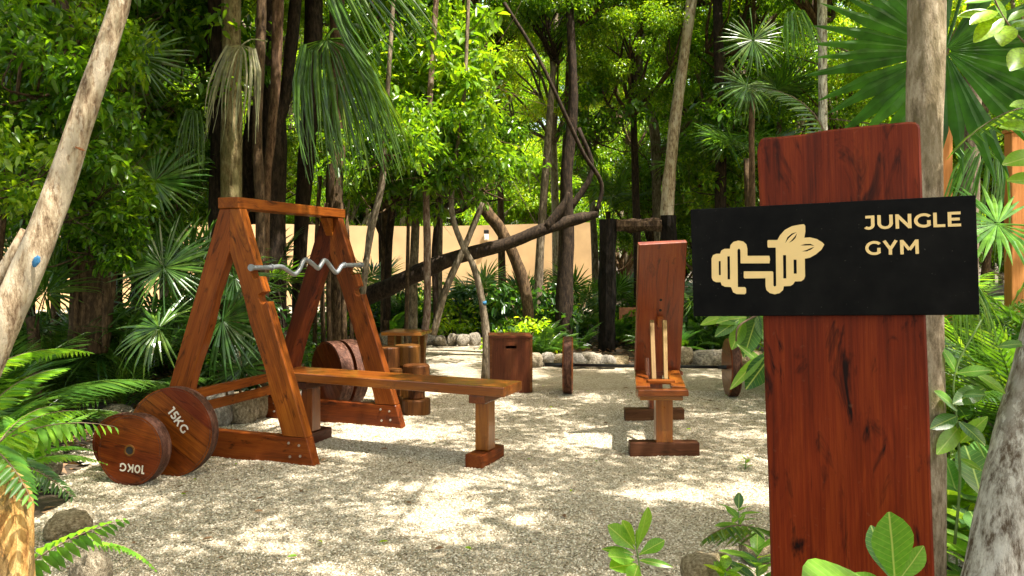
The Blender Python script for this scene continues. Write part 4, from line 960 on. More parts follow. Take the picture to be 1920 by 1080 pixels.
# ------------------------------------------------------------------ canopy over the clearing (its shade dapples the gravel)
def simple_tree(x, y, h, lib, k, s, mat, label, group, r=.09, name='jungle_tree', extra=()):
    root = thing(name, label, 'tree', (x, y, 0), group=group)
    dx, dy = R.uniform(-.4, .4), R.uniform(-.4, .4)
    v, f = tube([(0, 0, -.05, r * 1.25), (dx * .2, dy * .2, h * .3, r), (dx * .7, dy * .7, h * .7, r * .8), (dx, dy, h, r * .5)], 7, 4, .08, int(x * 10) % 97)
    part('trunk', mesh('trunk', v, f, mat, True), root, Matrix.Translation((x, y, 0)))
    put_crown(root, lib, k, Vector((x + dx, y + dy, h)), s)
    for (ex, ey, ez, es) in extra: put_crown(root, lib, k + 1, Vector((x + ex, y + ey, ez)), es)
CAN = [(-6.2, .6, 6.3, 1.1), (-3.9, 1.5, 5.6, 1.0), (-4.6, 4.2, 6.0, 1.1), (3.9, 5.4, 6.1, 1.15), (4.4, 7.6, 6.6, 1.1), (3.4, 1.4, 5.7, 1.0), (-1.2, -1.6, 5.8, 1.1), (1.6, -1.4, 5.6, 1.0)  , (-5.4, 6.2, 6.4, 1.0)]
SH = [(2.2, 5.3, 6.0, .9), (3.2, 6.6, 6.4, .85), (1.0, 6.4, 6.2, .85), (2.8, 8.2, 6.9, .8), (.3, 4.2, 5.8, .75), (.5, 2.5, 5.8, .8), (2.0, 3.5, 6.0, .8), (2.7, 2.1, 5.6, .75), (-.4, 3.3, 5.7, .55), (4.3, 5.0, 6.2, .75), (1.7, 7.4, 6.5, .7), (4.0, 7.4, 6.6, .8), (1.25, 3.25, 5.9, .8), (2.9, 3.7, 6.1, .65), (.4, 3.2, 5.7, .6)]
rt_ = thing('jungle_tree', 'high spreading tree whose upper branches shade the middle of the clearing', 'tree', (-3.0, 8.1, 0))
v_, f_ = tube([(0, 0, -.05, .16), (.05, -.05, 2.5, .14), (.2, -.2, 4.8, .12), (2.1, -1.2, 5.7, .09), (4.8, -2.2, 6.0, .05)], 9, 5, .08, 3)
part('trunk', mesh('trunk', v_, f_, M_dark, True), rt_, Matrix.Translation((-3.0, 8.1, 0)))
for k, (x, y, h, s_) in enumerate(SH): put_crown(rt_, SPARSE, k, Vector((x, y, h)), s_)
for i, (x, y, h, s) in enumerate(CAN):
    simple_tree(x, y, h, SPARSE, i, s, M_grey, 'slender tree outside the picture shading the gravel', 'shade trees around the clearing',
                extra=[(-math.copysign(1.5, x) + 1.2 + R.uniform(-.5, .5), R.uniform(-.3, 1.0), h + R.uniform(-.2, .4), .95), (-math.copysign(2.4, x) + 1.6 + R.uniform(-.5, .5), R.uniform(.2, 1.6), h + R.uniform(.2, .8), .8)])

# ------------------------------------------------------------------ forest behind
gF = 'dense trees behind the tan wall'; labF = 'sunlit leafy tree in the dense woodland behind the tan wall'
for row, (Y, n, h) in enumerate(((29.2, 16, 3.8), (30, 14, 7.4), (31, 15, 4.6), (33, 14, 9.0), (37, 15, 12.2), (38, 14, 6.5), (45, 12, 15), (44, 14, 9), (45, 15, 4))):
    for i in range(n):
        x = (i / (n - 1) - .5) * 1.5 * Y + R.uniform(-1, 1)
        simple_tree(x, Y + R.uniform(-1, 1), h + R.uniform(-.8, .8), SUNCROWN if R.random() < .7 else CROWN, R.randrange(5), R.uniform(1.5, 2.1) * (1.2 if Y > 36 else 1), M_grey, labF, gF, .12)
gM = 'leafy trees around the back of the clearing'; labM = 'leafy tree crown in the thicket beside the clearing'
MID = [(-9.5, 9, 4.2, 1.2), (-8, 11, 3.6, 1.2), (-6.8, 10, 5.6, 1.2), (-10, 13, 6.4, 1.5), (-6.5, 13.5, 3.2, 1.2), (-5.3, 12, 6.0, 1.2), (-8, 15.5, 5.0, 1.5), (-5, 15.5, 7.6, 1.3), (-4.4, 12.2, 3.5, .9), (-7.0, 8.2, 3.0, .9),
       (5.2, 12.5, 3.4, 1.1), (6.4, 11, 5.0, 1.2), (5.4, 14.5, 5.6, 1.3), (7.8, 13, 3.2, 1.3), (8.6, 12, 5.6, 1.3), (10.5, 14, 5.0, 1.6), (4.6, 16.5, 3.0, 1.3), (3.4, 17, 5.6, 1.2), (6.8, 17.5, 7.6, 1.5), (8.4, 9.5, 4.4, 1.1), (3.0, 16, 2.6, .8),
       (-2.6, 15.8, 6.9, 1.0), (-.2, 16.4, 7.3, 1.0), (1.8, 16.6, 6.9, 1.0), (-3.9, 17, 8.3, 1.2), (.9, 14.6, 6.4, .8), (-1.6, 12.5, 4.6, .55), (-3.2, 10.6, 4.3, .6), (-2.2, 13.5, 5.2, .8), (.4, 12.8, 5.4, .7), (2.2, 13.6, 5.0, .8), (3.9, 14.8, 4.8, .9), (-6.2, 6.9, 4.1, .9), (-4.6, 9.0, 4.6, .9)]
for i, (x, y, h, s) in enumerate(MID):
    simple_tree(x, y, h, (CROWN, DARKCROWN, CROWN, SUNCROWN)[i % 4], i, s, (M_dark, M_brown, M_grey)[i % 3], labM, gM, .07)

# ------------------------------------------------------------------ shrubs and understorey
BUSH = []
for i in range(4):
    rg = np.random.default_rng(300 + i); L0 = []
    for k in range(14):
        p = np.array([rg.uniform(-.42, .42), rg.uniform(-.42, .42), rg.uniform(.1, .62)])
        L0.append(clump_leaves(p, rg.uniform(.14, .26), 42, .1, rg, 4, .8))
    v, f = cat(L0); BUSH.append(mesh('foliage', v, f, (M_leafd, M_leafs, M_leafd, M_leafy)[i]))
    if i == 0:
        ps = []
        for k in range(7):
            a = k * .9; ps.append(tube([(0, 0, -.03, .012), (.12 * math.cos(a), .12 * math.sin(a), .2, .009), (.35 * math.cos(a), .35 * math.sin(a), .5, .004)], 5, 3))
        v, f = join(ps); STEMS = mesh('stems', v, f, M_twig, True)
def shrub(x, y, s, k, label, group):
    M = Matrix.Translation((x, y, 0)); root = thing('shrub', label, 'shrub', (x, y, 0), group=group)
    Q = M @ Matrix.Rotation(R.uniform(0, 6.28), 4, 'Z') @ Matrix.Diagonal((s, s, s * R.uniform(.8, 1.15), 1))
    part('foliage', BUSH[k % 4], root, Q); part('stems', STEMS, root, Q)
gS = 'shrubs behind the stone border'; lS = 'leafy green shrub in the planting behind the stone border'
for i in range(70):
    px = R.uniform(640, 1420); Y = R.choice((R.uniform(10.9, 12.5), R.uniform(12, 16))) if px > 960 else R.uniform(13.8, 17)
    x = (px - HX) / FPX * Y
    if (1092 < px < 1215 and Y < 13.4): continue
    shrub(x, Y, R.uniform(.7, 1.25), R.randrange(4), lS, gS)
gL = 'shrubs in the shade left of the rack'; lL = 'dark green shrub in the shade left of the rack'
for i in range(34):
    Y = R.uniform(7.6, 12); px = R.uniform(-60, 600)
    shrub((px - HX) / FPX * Y, Y, R.uniform(.6, 1.2), R.choice((0, 2, 1)), lL, gL)
gR = 'shrubs at the right behind the sign'; lR = 'green shrub at the right behind the sign post'
for i in range(34):
    Y = R.uniform(4.2, 9); px = R.uniform(1800, 2100) if Y < 6 else R.uniform(1500, 2050)
    shrub((px - HX) / FPX * Y, Y, R.uniform(.5, .9), R.randrange(4), lR, gR)

# ------------------------------------------------------------------ palms
def fan_mesh(name, seed, nseg, L0, spread, droop, mat, width=1., cone=.15, pet=.5, split=.45):
    """fan in local XY around +Y, hub at origin; petiole runs towards -Y"""
    rg = np.random.default_rng(seed); V = []; F = []
    for i in range(nseg):
        a = (i / (nseg - 1) - .5) * spread + rg.uniform(-.35, .35) * spread / nseg; ln = L0 * (.72 + .28 * math.cos(a * .55)) * rg.uniform(.92, 1.05)
        da = spread / nseg * .5 * width; dr = droop * rg.uniform(.3, 2.6)
        d = np.array([math.sin(a), math.cos(a), 0]); s = np.array([math.cos(a), -math.sin(a), 0])
        o = len(V); rows = [(.04, 1), (split, 1), (.72, .62), (.9, .28)]
        for t, wf in rows:
            hw = math.tan(da) * ln * min(t, split) * wf
            c = d * ln * t; c[2] = cone * ln * t - dr * ln * t ** 2.2 + 0
            V += [c - s * hw + [0, 0, -.0], c + [0, 0, hw * .55], c + s * hw]
        c = d * ln; c[2] = cone * ln - dr * ln * 1.15; V.append(c)
        for j in range(3):
            b = o + j * 3; F += [(b, b + 1, b + 4, b + 3), (b + 1, b + 2, b + 5, b + 4)]
        b = o + 9; F += [(b, b + 1, b + 3), (b + 1, b + 2, b + 3)]
    if pet:
        v, f = tube([(0, .02, .0, .006), (0, -pet * .5, -.03, .007), (0, -pet, -.1, .009)], 5, 2); k = len(V); V += v; F += [tuple(q + k for q in t) for t in f]
    me = mesh(name, V, F, mat, False); return me
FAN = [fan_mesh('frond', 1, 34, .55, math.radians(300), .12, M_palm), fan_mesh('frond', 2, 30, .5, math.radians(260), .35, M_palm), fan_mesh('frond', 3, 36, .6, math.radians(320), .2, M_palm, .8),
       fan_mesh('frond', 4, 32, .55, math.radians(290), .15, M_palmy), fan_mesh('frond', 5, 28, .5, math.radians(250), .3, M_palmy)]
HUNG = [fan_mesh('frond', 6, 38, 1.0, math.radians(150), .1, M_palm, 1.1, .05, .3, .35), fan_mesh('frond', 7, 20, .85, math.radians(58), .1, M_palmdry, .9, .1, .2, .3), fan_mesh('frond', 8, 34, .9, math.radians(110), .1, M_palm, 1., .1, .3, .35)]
def droop_fan(name, seed, nseg, L0, mat, wide=.42, spread=200, w0=.03):
    rg = np.random.default_rng(seed); V = []; F = []
    for i in range(nseg):
        a = math.radians((i / (nseg - 1) - .5) * spread + rg.uniform(-3, 3)); ln = L0 * rg.uniform(.72, 1.05); out = math.sin(a) * wide * ln * rg.uniform(.8, 1.1); y0 = rg.uniform(-.16, .12) * ln
        o = len(V); ww = w0 * rg.uniform(.8, 1.2); tw = rg.uniform(-1, 1)
        for t in (.02, .2, .42, .65, .85, 1.0):
            k = 1 - math.exp(-3.2 * t); hw = ww * (.25 + t * 2.2 if t < .3 else 1.0 - (t - .3) * 1.25) * .5
            c = np.array([out * k + .03 * L0 * math.sin(t * 5 + tw * 3) * t, y0 * k - .0 , max(0, math.cos(a)) * -.12 * k * ln + .1 * ln * math.sin(math.pi * min(1, t * 2.2)) * abs(math.sin(a)) - ln * (t ** 1.35)])
            s_ = np.array([math.cos(tw), math.sin(tw) * .8, 0]) * hw
            V += [c - s_, c + [0, -hw * .5, 0], c + s_]
        for j in range(5):
            b = o + j * 3; F += [(b, b + 1, b + 4, b + 3), (b + 1, b + 2, b + 5, b + 4)]
    v, f = tube([(0, 0, 0, .008), (.05, .15, .12, .008), (.1, .5, .2, .009)], 5, 2); k = len(V); V += v; F += [tuple(q + k for q in t) for t in f]
    return mesh(name, V, F, mat)
M_drp = leafmat('drooping_palm_leaf', [(.03, .075, .01), (.055, .12, .015), (.09, .16, .02), (.17, .2, .04)], trans=.35)
DR = [droop_fan('frond', 1, 44, 1.0, M_drp, .42, 230, .034), droop_fan('frond', 2, 24, 1.0, M_palmdry, .34, 210, .03), droop_fan('frond', 3, 34, 1.0, M_drp, .24, 200, .03), droop_fan('frond', 4, 30, 1.0, M_palmy, .35, 210, .03)]
def ori(loc, n, upd, s):
    """fan frame: local Z = n (facing), local Y = upd"""
    n = Vector(n).normalized(); y = Vector(upd); y = (y - n * y.dot(n)).normalized(); x = y.cross(n)
    M = Matrix((x, y, n)).transposed().to_4x4(); M.translation = Vector(loc); return M @ Matrix.Diagonal((s, s, s, 1))
def fan_palm(x, y, s, n, label, group=None, h=.25, lib=FAN[:3], tilt=(.3, 1.3), name='fan_palm', trunk=None):
    root = thing(name, label, 'palm', (x, y, 0), group=group); c = Vector((x, y, h))
    if trunk:
        v, f = tube([(0, 0, -.03, trunk * 1.2), (.03, 0, h * .5, trunk), (0, 0, h, trunk)], 9, 4, .12, 3)
        part('trunk', mesh('trunk', v, f, M_brown, True), root, Matrix.Translation((x, y, 0)))
    for k in range(n):
        a = k * 2.4 + R.uniform(-.3, .3); el = R.uniform(*tilt); d = Vector((math.cos(a) * math.cos(el), math.sin(a) * math.cos(el), math.sin(el)))
        pl = .5 * s; hub = c + d * pl
        nrm_ = Vector((-math.cos(a) * math.sin(el), -math.sin(a) * math.sin(el), math.cos(el))) + Vector((R.uniform(-.3, .3), R.uniform(-.5, .1), R.uniform(-.2, .2)))
        part('frond', lib[k % len(lib)], root, ori(hub, nrm_, d, s))
lFP = 'dark green fan palm in the shade left of the rack'; gFP = 'fan palms left of the rack'
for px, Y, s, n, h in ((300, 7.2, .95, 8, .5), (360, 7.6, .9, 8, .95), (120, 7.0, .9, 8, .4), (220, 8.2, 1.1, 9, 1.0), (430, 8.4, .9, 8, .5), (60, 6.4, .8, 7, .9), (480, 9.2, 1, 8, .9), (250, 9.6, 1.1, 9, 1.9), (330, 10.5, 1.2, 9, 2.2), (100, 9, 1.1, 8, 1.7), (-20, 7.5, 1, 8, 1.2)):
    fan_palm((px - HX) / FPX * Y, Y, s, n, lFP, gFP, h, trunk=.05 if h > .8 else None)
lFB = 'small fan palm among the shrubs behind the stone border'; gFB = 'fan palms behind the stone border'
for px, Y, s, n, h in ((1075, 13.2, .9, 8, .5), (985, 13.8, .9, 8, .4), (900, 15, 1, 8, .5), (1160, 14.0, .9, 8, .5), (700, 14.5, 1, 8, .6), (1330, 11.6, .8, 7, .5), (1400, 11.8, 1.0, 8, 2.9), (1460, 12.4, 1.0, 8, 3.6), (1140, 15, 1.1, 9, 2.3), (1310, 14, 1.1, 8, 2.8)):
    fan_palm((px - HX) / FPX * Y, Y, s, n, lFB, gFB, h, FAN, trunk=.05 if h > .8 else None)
# single placed fans: (px,py,Y,len px, facing normal, direction on screen, mesh, label)
def placed_fan(px, py, Y, Lpx, me, base, n, d, label, name='palm_fan_leaf', group=None, native=.55):
    hub = P(px, py, Y); s = Lpx / FPX * Y / native
    if me in DR:
        root = thing(name, label, 'palm leaf', hub, group=group); part('frond', me, root, Matrix.Translation(hub) @ Matrix.Rotation(d[0], 4, 'Y') @ Matrix.Diagonal((s, s, s, 1))); return root
    root = thing(name, label, 'palm leaf', hub, group=group); part('frond', me, root, ori(hub, n, d, s)); return root
fanlab = [
 (1772, 95, 3.6, 270, fan_mesh('frond', 21, 38, .55, math.radians(335), .03, leafmat('big_fan_leaf', [(.03, .10, .012), (.045, .14, .016), (.06, .17, .02)], trans=.5, rough=.45, spec=.25), 1.25, .05, .6, .6), .55, (-.2, -1, .25), (-.35, 0, -1), 'huge bright green fan palm leaf behind the pale trunk'),
 (307, 502, 6.2, 125, FAN[2], .6, (.1, -1, .5), (-.1, 0, 1), 'glossy fan leaf raised upright left of the rack'),
 (298, 615, 6.0, 105, FAN[1], .5, (-.1, -.7, .7), (-.8, 0, .1), 'wide fan leaf spread low beside the left rack leg'),
 (417, 600, 6.95, 120, FAN[0], .55, (0, -1, .2), (0, 0, -1), 'dark fan leaf hanging between the near rack legs'),
 (440, 520, 7.1, 95, FAN[1], .5, (.1, -.8, .3), (.3, 0, -1), 'fan leaf hanging inside the near rack frame'),
 (455, 690, 7.2, 90, FAN[0], .55, (0, -.8, .4), (-.3, 0, 1), 'low fan leaf behind the rocks inside the near rack frame'),
 (390, 470, 7.4, 95, FAN[2], .6, (.1, -.8, .6), (.5, 0, .8), 'fan leaf just behind the left rack leg'),
 (290, 340, 7.4, 110, FAN[3], .55, (.1, -.8, .3), (.3, 0, 1), 'sunlit fan leaf above the left rack leg'),
 (255, 105, 6.5, 100, FAN[1], .5, (.2, -1, -.1), (.6, 0, -.8), 'backlit fan leaf just right of the pale leaning trunk'),
 (362, 205, 7.0, 120, DR[2], 1, (0, -1, .1), (.05, 0, -1), 'folded dark fan leaf hanging left of the mossy trunk'),
 (452, 86, 6.2, 175, DR[1], 1, (0, -1, .15), (.1, 0, -1), 'pale dry fan leaf drooping across the mossy trunk'),
 (612, 75, 6.6, 250, DR[0], 1.0, (.1, -1, .1), (-.22, 0, -1), 'large fan leaf drooping above the rack top beam'),
 (650, 140, 6.9, 200, DR[0], 1, (-.1, -1, .1), (-.3, 0, -1), 'second drooping fan leaf tucked under the large one'),
 (640, -70, 6.4, 220, DR[0], 1.0, (.2, -1, .2), (-.6, 0, -1), 'fan leaf hanging into the picture from the top centre left'),
 (1412, 75, 9.2, 75, FAN[0], .55, (0, -1, .1), (0, 0, -1), 'dark fan leaf on the thin brown stem'),
 (1400, 160, 9.2, 70, FAN[1], .5, (0, -1, .3), (-.3, 0, -1), 'lower dark fan leaf on the thin brown stem'),
 (1490, 20, 9.6, 100, DR[3], 1, (0, -1, .3), (-.2, 0, -1), 'pale fan leaf hanging left of the straight pale trunk'),
 (1850, 280, 4.6, 190, DR[3], 1, (-.2, -1, .3), (.2, 0, -1), 'sunny fan leaf hanging at the right edge'),
 (1870, 420, 4.2, 150, FAN[3], .55, (-.1, -.6, .8), (-1, 0, .1), 'bright fan leaf spread flat right of the sign'),
 (1815, 540, 3.6, 130, DR[3], 1, (-.1, -1, .3), (-.2, 0, -1), 'yellow green fan leaf hanging below the sign corner'),
]
for px, py, Y, Lp, me, nat, n, d, lab in fanlab: placed_fan(px, py, Y, Lp, me, None, n, d, lab, native=nat)

# ---- pinnate fronds and ferns
def pinnate(name, seed, L0, npair, ll, lw, arch, mat, kind=3, ang=60, droop=.2, taper=True, stem=.004, start=.12):
    """rachis in local XZ starting at origin going +X and arching down"""
    rg = np.random.default_rng(seed); ts = np.linspace(start, 1, npair); P0 = []; D = []; Nn = []; LL = []
    def pos(t): return np.array([L0 * t * (1 - .12 * arch * t), 0, L0 * (.35 * t - arch * .6 * t * t)])
    for t in ts:
        p = pos(t); tg = pos(t + .01) - p; tg /= np.linalg.norm(tg)
        env = math.sin(math.pi * min(1, .22 + t * .8)) ** .7 if taper else 1
        env = max(env, .12)
        for s in (-1, 1):
            a = math.radians(ang * (1 - .35 * t) + rg.uniform(-5, 5)); d = tg * math.cos(a) + np.array([0, s * math.sin(a), 0]); d[2] -= .08
            P0.append(p); D.append(d); Nn.append(np.array([0, -s * .25, 1]) + rg.normal(size=3) * .08); LL.append(ll * env * rg.uniform(.9, 1.08))
    LL = np.array(LL); v, f = leaves(np.array(P0), np.array(D), np.array(Nn), LL, lw * (LL / ll) ** .5, kind, droop, .12)
    tv, tf = tube([(*pos(t), stem * (1.2 - t)) for t in np.linspace(0, 1, 9)], 5, 1)
    V = np.concatenate([v, np.array(tv)]); F = [tuple(int(i) for i in t) for t in f] + [tuple(i + len(v) for i in t) for t in tf]
    return mesh(name, V, F, mat)
FERN = [pinnate('frond', i, .55, 26, .10, .02, .7 + .2 * i, M_fern, 4, 78, .15) for i in range(3)]
DFERN = [pinnate('frond', 9 + i, .6, 26, .11, .02, .7 + .2 * i, M_palm, 4, 75, .2) for i in range(2)]
ARECA = [pinnate('frond', 5 + i, 1.1, 24, .34, .026, .8 + .2 * i, M_palm, 3, 52, .3, stem=.007) for i in range(3)]
ARECAY = [pinnate('frond', 15 + i, 1.1, 22, .34, .028, .8 + .2 * i, M_palmy, 3, 52, .3, stem=.007) for i in range(2)]
def fdir(loc, az, pitch, s, rl=0):
    return Matrix.Translation(loc) @ Matrix.Rotation(az, 4, 'Z') @ Matrix.Rotation(-pitch, 4, 'Y') @ Matrix.Rotation(rl, 4, 'X') @ Matrix.Diagonal((s, s, s, 1))
def rosette(x, y, s, n, lib, label, group, name, cat_, h=.02, pitch=(.1, .9)):
    root = thing(name, label, cat_, (x, y, 0), group=group)
    for k in range(n): part('frond', lib[k % len(lib)], root, fdir((x, y, h), k * 2.4 + R.uniform(-.3, .3), R.uniform(*pitch), s * R.uniform(.8, 1.1)))
# left feathery palms and ferns
for px, Y, s in ((20, 5.6, 1.0), (120, 7.4, 1.0), (230, 6.9, .9), (-40, 5.2, 1.1), (0, 7.0, 1.3)):
    rosette((px - HX) / FPX * Y, Y, s, 11, ARECA, 'feathery palm clump in the shade at the left', 'feathery palms at the left', 'feather_palm', 'palm', pitch=(.5, 1.3))
for px, Y, s in ((45, 4.7, .9), (-10, 4.3, 1.1), (-30, 5.0, 1.2)):
    rosette((px - HX) / FPX * Y, Y, s, 12, FERN, 'bright green sword fern beside the gravel at the left', 'sword ferns at the left edge', 'sword_fern', 'fern', .12, (.3, 1.1))
for i in range(26):
    px = R.uniform(720, 1400); Y = R.uniform(10.7, 12.2) if px > 990 else R.uniform(13.5, 14.6)
    if 1100 < px < 1215: Y = 12.7; px = 1160 + R.uniform(-6, 6)
    rosette((px - HX) / FPX * Y, Y, R.uniform(.9, 1.3), 9, DFERN if i % 3 else FERN, 'fern growing just behind the stone border', 'ferns behind the stone border', 'border_fern', 'fern', .05, (.2, 1.1))
for px, Y, s in ((1085, 12.9, 1.0), (1000, 14.2, 1.0), (870, 14.8, .9), (760, 15, .9), (1180, 13.4, .8)):
    rosette((px - HX) / FPX * Y, Y, s, 11, ARECA, 'feathery palm in front of the tan wall', 'feathery palms in front of the wall', 'feather_palm', 'palm', pitch=(.7, 1.4))
for px, Y, s in ((1900, 4.3, .9), (1830, 5.2, 1.0), (1960, 5.4, 1.2), (1880, 6.6, 1.3), (1600, 6.8, 1.2), (1760, 6.5, 1.1), (1560, 8.0, 1.4), (1700, 8.5, 1.5)):
    rosette((px - HX) / FPX * Y, Y, s, 11, ARECAY if R.random() < .6 else ARECA, 'bright feathery palm behind the sign at the right', 'feathery palms at the right', 'feather_palm', 'palm', pitch=(.6, 1.4), h=.3)
# hero fronds: start px -> end px
def hero_frond(p0, p1, lab, ll=.06, lw=.017, npair=24, arch=.35, mat=M_fern, roll_=0, cat_='fern', sag=.12, hang=.22):
    """one frond between two picture points with depth, built at its place"""
    a, b = P(*p0), P(*p1); L0 = (b - a).length; rg = np.random.default_rng(int(p0[0] * 7 + p0[1]))
    ax = (b - a).normalized(); sd = ax.cross(Vector((0, 0, 1))).normalized(); upv = sd.cross(ax)
    M = Matrix((ax, -sd, upv)).transposed().to_4x4(); M.translation = a; M = M @ Matrix.Rotation(roll_, 4, 'X')
    ts = np.linspace(.1, 1, npair); PP = []; D = []; Nn = []; LL = []
    pos = lambda t: np.array([L0 * t, 0, L0 * sag * 4 * t * (1 - t)])
    for t in ts:
        p = pos(t); tg = pos(t + .01) - p; tg /= np.linalg.norm(tg); env = (1 - .75 * t ** 2.2) * (.75 + .25 * min(1, t * 4))
        for s in (-1, 1):
            an = math.radians(80 - 25 * t + rg.uniform(-6, 6)); d = tg * math.cos(an) + np.array([0, s * math.sin(an), 0]); d[2] -= hang
            PP.append(p); D.append(d); Nn.append(np.array([0, -s * .3, 1]) + rg.normal(size=3) * .12); LL.append(ll * env * rg.uniform(.88, 1.08))
    LL = np.array(LL); v, f = leaves(np.array(PP), np.array(D), np.array(Nn), LL, lw * (LL / ll) ** .6, 4, .25, .14)
    root = thing('fern_frond', lab, cat_, a)
    part('leaflets', mesh('leaflets', v, f, mat), root, M)
    tv, tf = tube([(*pos(t), .0028 * (1.3 - t)) for t in np.linspace(0, 1, 9)], 6, 1)
    part('stalk', mesh('stalk', tv, tf, M_twig, True), root, M)
hero_frond((-40, 850, 2.9), (215, 800, 3.1), 'long fern frond reaching in front of the 10KG plate', .115, .036, 17, roll_=-.35, hang=1.0)
hero_frond((-60, 900, 2.7), (150, 770, 3.3), 'fern frond crossing low at the left edge', .12, .034, 19, roll_=-.2, hang=.7)
hero_frond((-50, 830, 2.6), (60, 940, 2.4), 'fern frond hanging over the cut log', .10, .028, 16)
hero_frond((-30, 860, 3.2), (135, 930, 3.1), 'darker drooping fern frond above the grey rock', .10, .022, 24, mat=M_palm, roll_=.3)
hero_frond((30, 1075, 2.6), (232, 975, 2.75), 'bright fern frond lit by the sun in the bottom left corner', .10, .036, 14, roll_=-.9, sag=.08)
hero_frond((150, 1020, 2.8), (292, 1068, 2.75), 'small fern frond curling over the bottom left rock', .055, .024, 20, roll_=-.6, sag=.12)
hero_frond((-40, 790, 3.6), (118, 690, 4.0), 'upper fern frond beside the pale leaning trunk', .15, .026, 26, roll_=-.3)
hero_frond((-60, 720, 3.8), (165, 660, 4.4), 'fern frond with drooping tip beside the pale leaning trunk', .15, .026, 28, roll_=-.3)
hero_frond((-20, 860, 3.4), (110, 760, 3.9), 'fern frond rising behind the long one', .12, .022, 26, roll_=-.2)
hero_frond((1560, 300, 3.2), (1400, 165, 3.4), 'feathery frond reaching left above the sign post', .14, .014, 22, mat=M_palm, cat_='palm leaf', sag=.2)
hero_frond((1980, 200, 3.2), (1790, 285, 3.0), 'pale feathery frond right of the pale trunk', .16, .016, 18, mat=M_palmy, cat_='palm leaf', sag=.1)
hero_frond((1440, 1000, 2.3), (1325, 1008, 2.2), 'dark palm frond poking out beside the sign post', .12, .014, 12, mat=M_palm, cat_='palm leaf', roll_=.4)

# ------------------------------------------------------------------ broad-leaved sprigs near the viewer
def leaf_shape(name, L0, wf, mat, bend=.25, cup=.12, seed=0, obov=0):
    """leaf along +X, midrib raised; rows of 5"""
    V = []; F = []; n = 9
    for i in range(n + 1):
        t = i / n; tt = t ** (1.5 if obov else 1.0); w_ = wf * L0 * .5 * math.sin(math.pi * min(1, tt * .97 + .015)) ** .8; w_ = max(w_, .002 * L0)
        x = L0 * t * (1 - .08 * bend * t); z = -bend * L0 * t * t * .5
        for j, s in enumerate((-1, -.5, 0, .5, 1)):
            V.append((x, s * w_, z + cup * w_ * abs(s) * 1.2 - (.0015 if s == 0 else 0) + .02 * w_ * math.sin(t * 14 + s * 3)))
    for i in range(n):
        for j in range(4): a = i * 5 + j; F.append((a, a + 1, a + 6, a + 5))
    return mesh(name, V, F, mat, True)
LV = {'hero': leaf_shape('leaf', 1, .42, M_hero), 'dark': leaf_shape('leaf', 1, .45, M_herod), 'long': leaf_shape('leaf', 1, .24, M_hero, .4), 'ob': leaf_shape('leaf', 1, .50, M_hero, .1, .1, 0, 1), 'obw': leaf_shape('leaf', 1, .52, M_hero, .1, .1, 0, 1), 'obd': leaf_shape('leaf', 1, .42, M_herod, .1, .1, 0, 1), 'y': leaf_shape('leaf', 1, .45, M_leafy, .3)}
def sprig(name, label, cat_, stem, lvs, group=None, smat=M_stem, r=.004):
    """stem: picture points (px,py,Y); lvs: (px,py,Y, tipx,tipy,tipY, kind, [face])"""
    q = [P(*s) for s in stem]; root = thing(name, label, cat_, q[0], group=group)
    tv, tf = tube([(*p_, r * (1 - .5 * i / len(q))) for i, p_ in enumerate(q)], 7, 4); part('stem', mesh('stem', tv, tf, smat, True), root)
    for l in lvs:
        a, b = P(*l[:3]), P(*l[3:6]); L0 = (b - a).length; fc = l[7] if len(l) > 7 else (R.uniform(-.3, .3), -.7, .7)
        M = frame(a, b - a, fc); part('leaf', LV[l[6]], root, M @ Matrix.Diagonal((L0, L0 * R.uniform(.9, 1.1), L0, 1)))
    return root
sprig('seedling', 'bright seedling growing from the white gravel at the bottom centre', 'plant', [(1205, 1120, 2.95), (1200, 1070, 2.95), (1192, 1020, 2.95)],
      [(1194, 1030, 2.95, 1218, 952, 2.93, 'ob', (.7, -.7, .1)), (1192, 1025, 2.95, 1168, 975, 2.95, 'ob'), (1190, 1030, 2.95, 1142, 985, 2.9, 'ob'), (1188, 1040, 2.95, 1135, 1024, 2.9, 'long'), (1190, 1050, 2.95, 1143, 1040, 2.85, 'ob'), (1194, 1058, 2.95, 1145, 1062, 2.85, 'ob'), (1196, 1060, 2.95, 1185, 1095, 2.8, 'ob', (0, -1, .3)), (1198, 1040, 2.95, 1246, 1012, 2.95, 'ob'), (1198, 1050, 2.95, 1262, 1058, 2.9, 'long'), (1195, 1025, 2.95, 1195, 992, 2.95, 'long', (0, -1, .1))])
sprig('broadleaf_plant', 'plant with a large rounded upright leaf in front of the post foot', 'plant', [(1672, 1160, 1.7), (1673, 1110, 1.7), (1674, 1082, 1.7)],
      [(1678, 1092, 1.7, 1670, 963, 1.66, 'obw', (-.1, -1, .25)), (1674, 1090, 1.7, 1632, 985, 1.74, 'obd', (-.6, -1, .2)), (1680, 1095, 1.7, 1735, 1025, 1.7, 'ob', (.4, -1, .3)), (1670, 1110, 1.7, 1510, 1080, 1.6, 'ob', (0, -.4, 1)), (1670, 1110, 1.7, 1590, 1072, 1.8, 'ob', (0, -.5, 1))], r=.005)
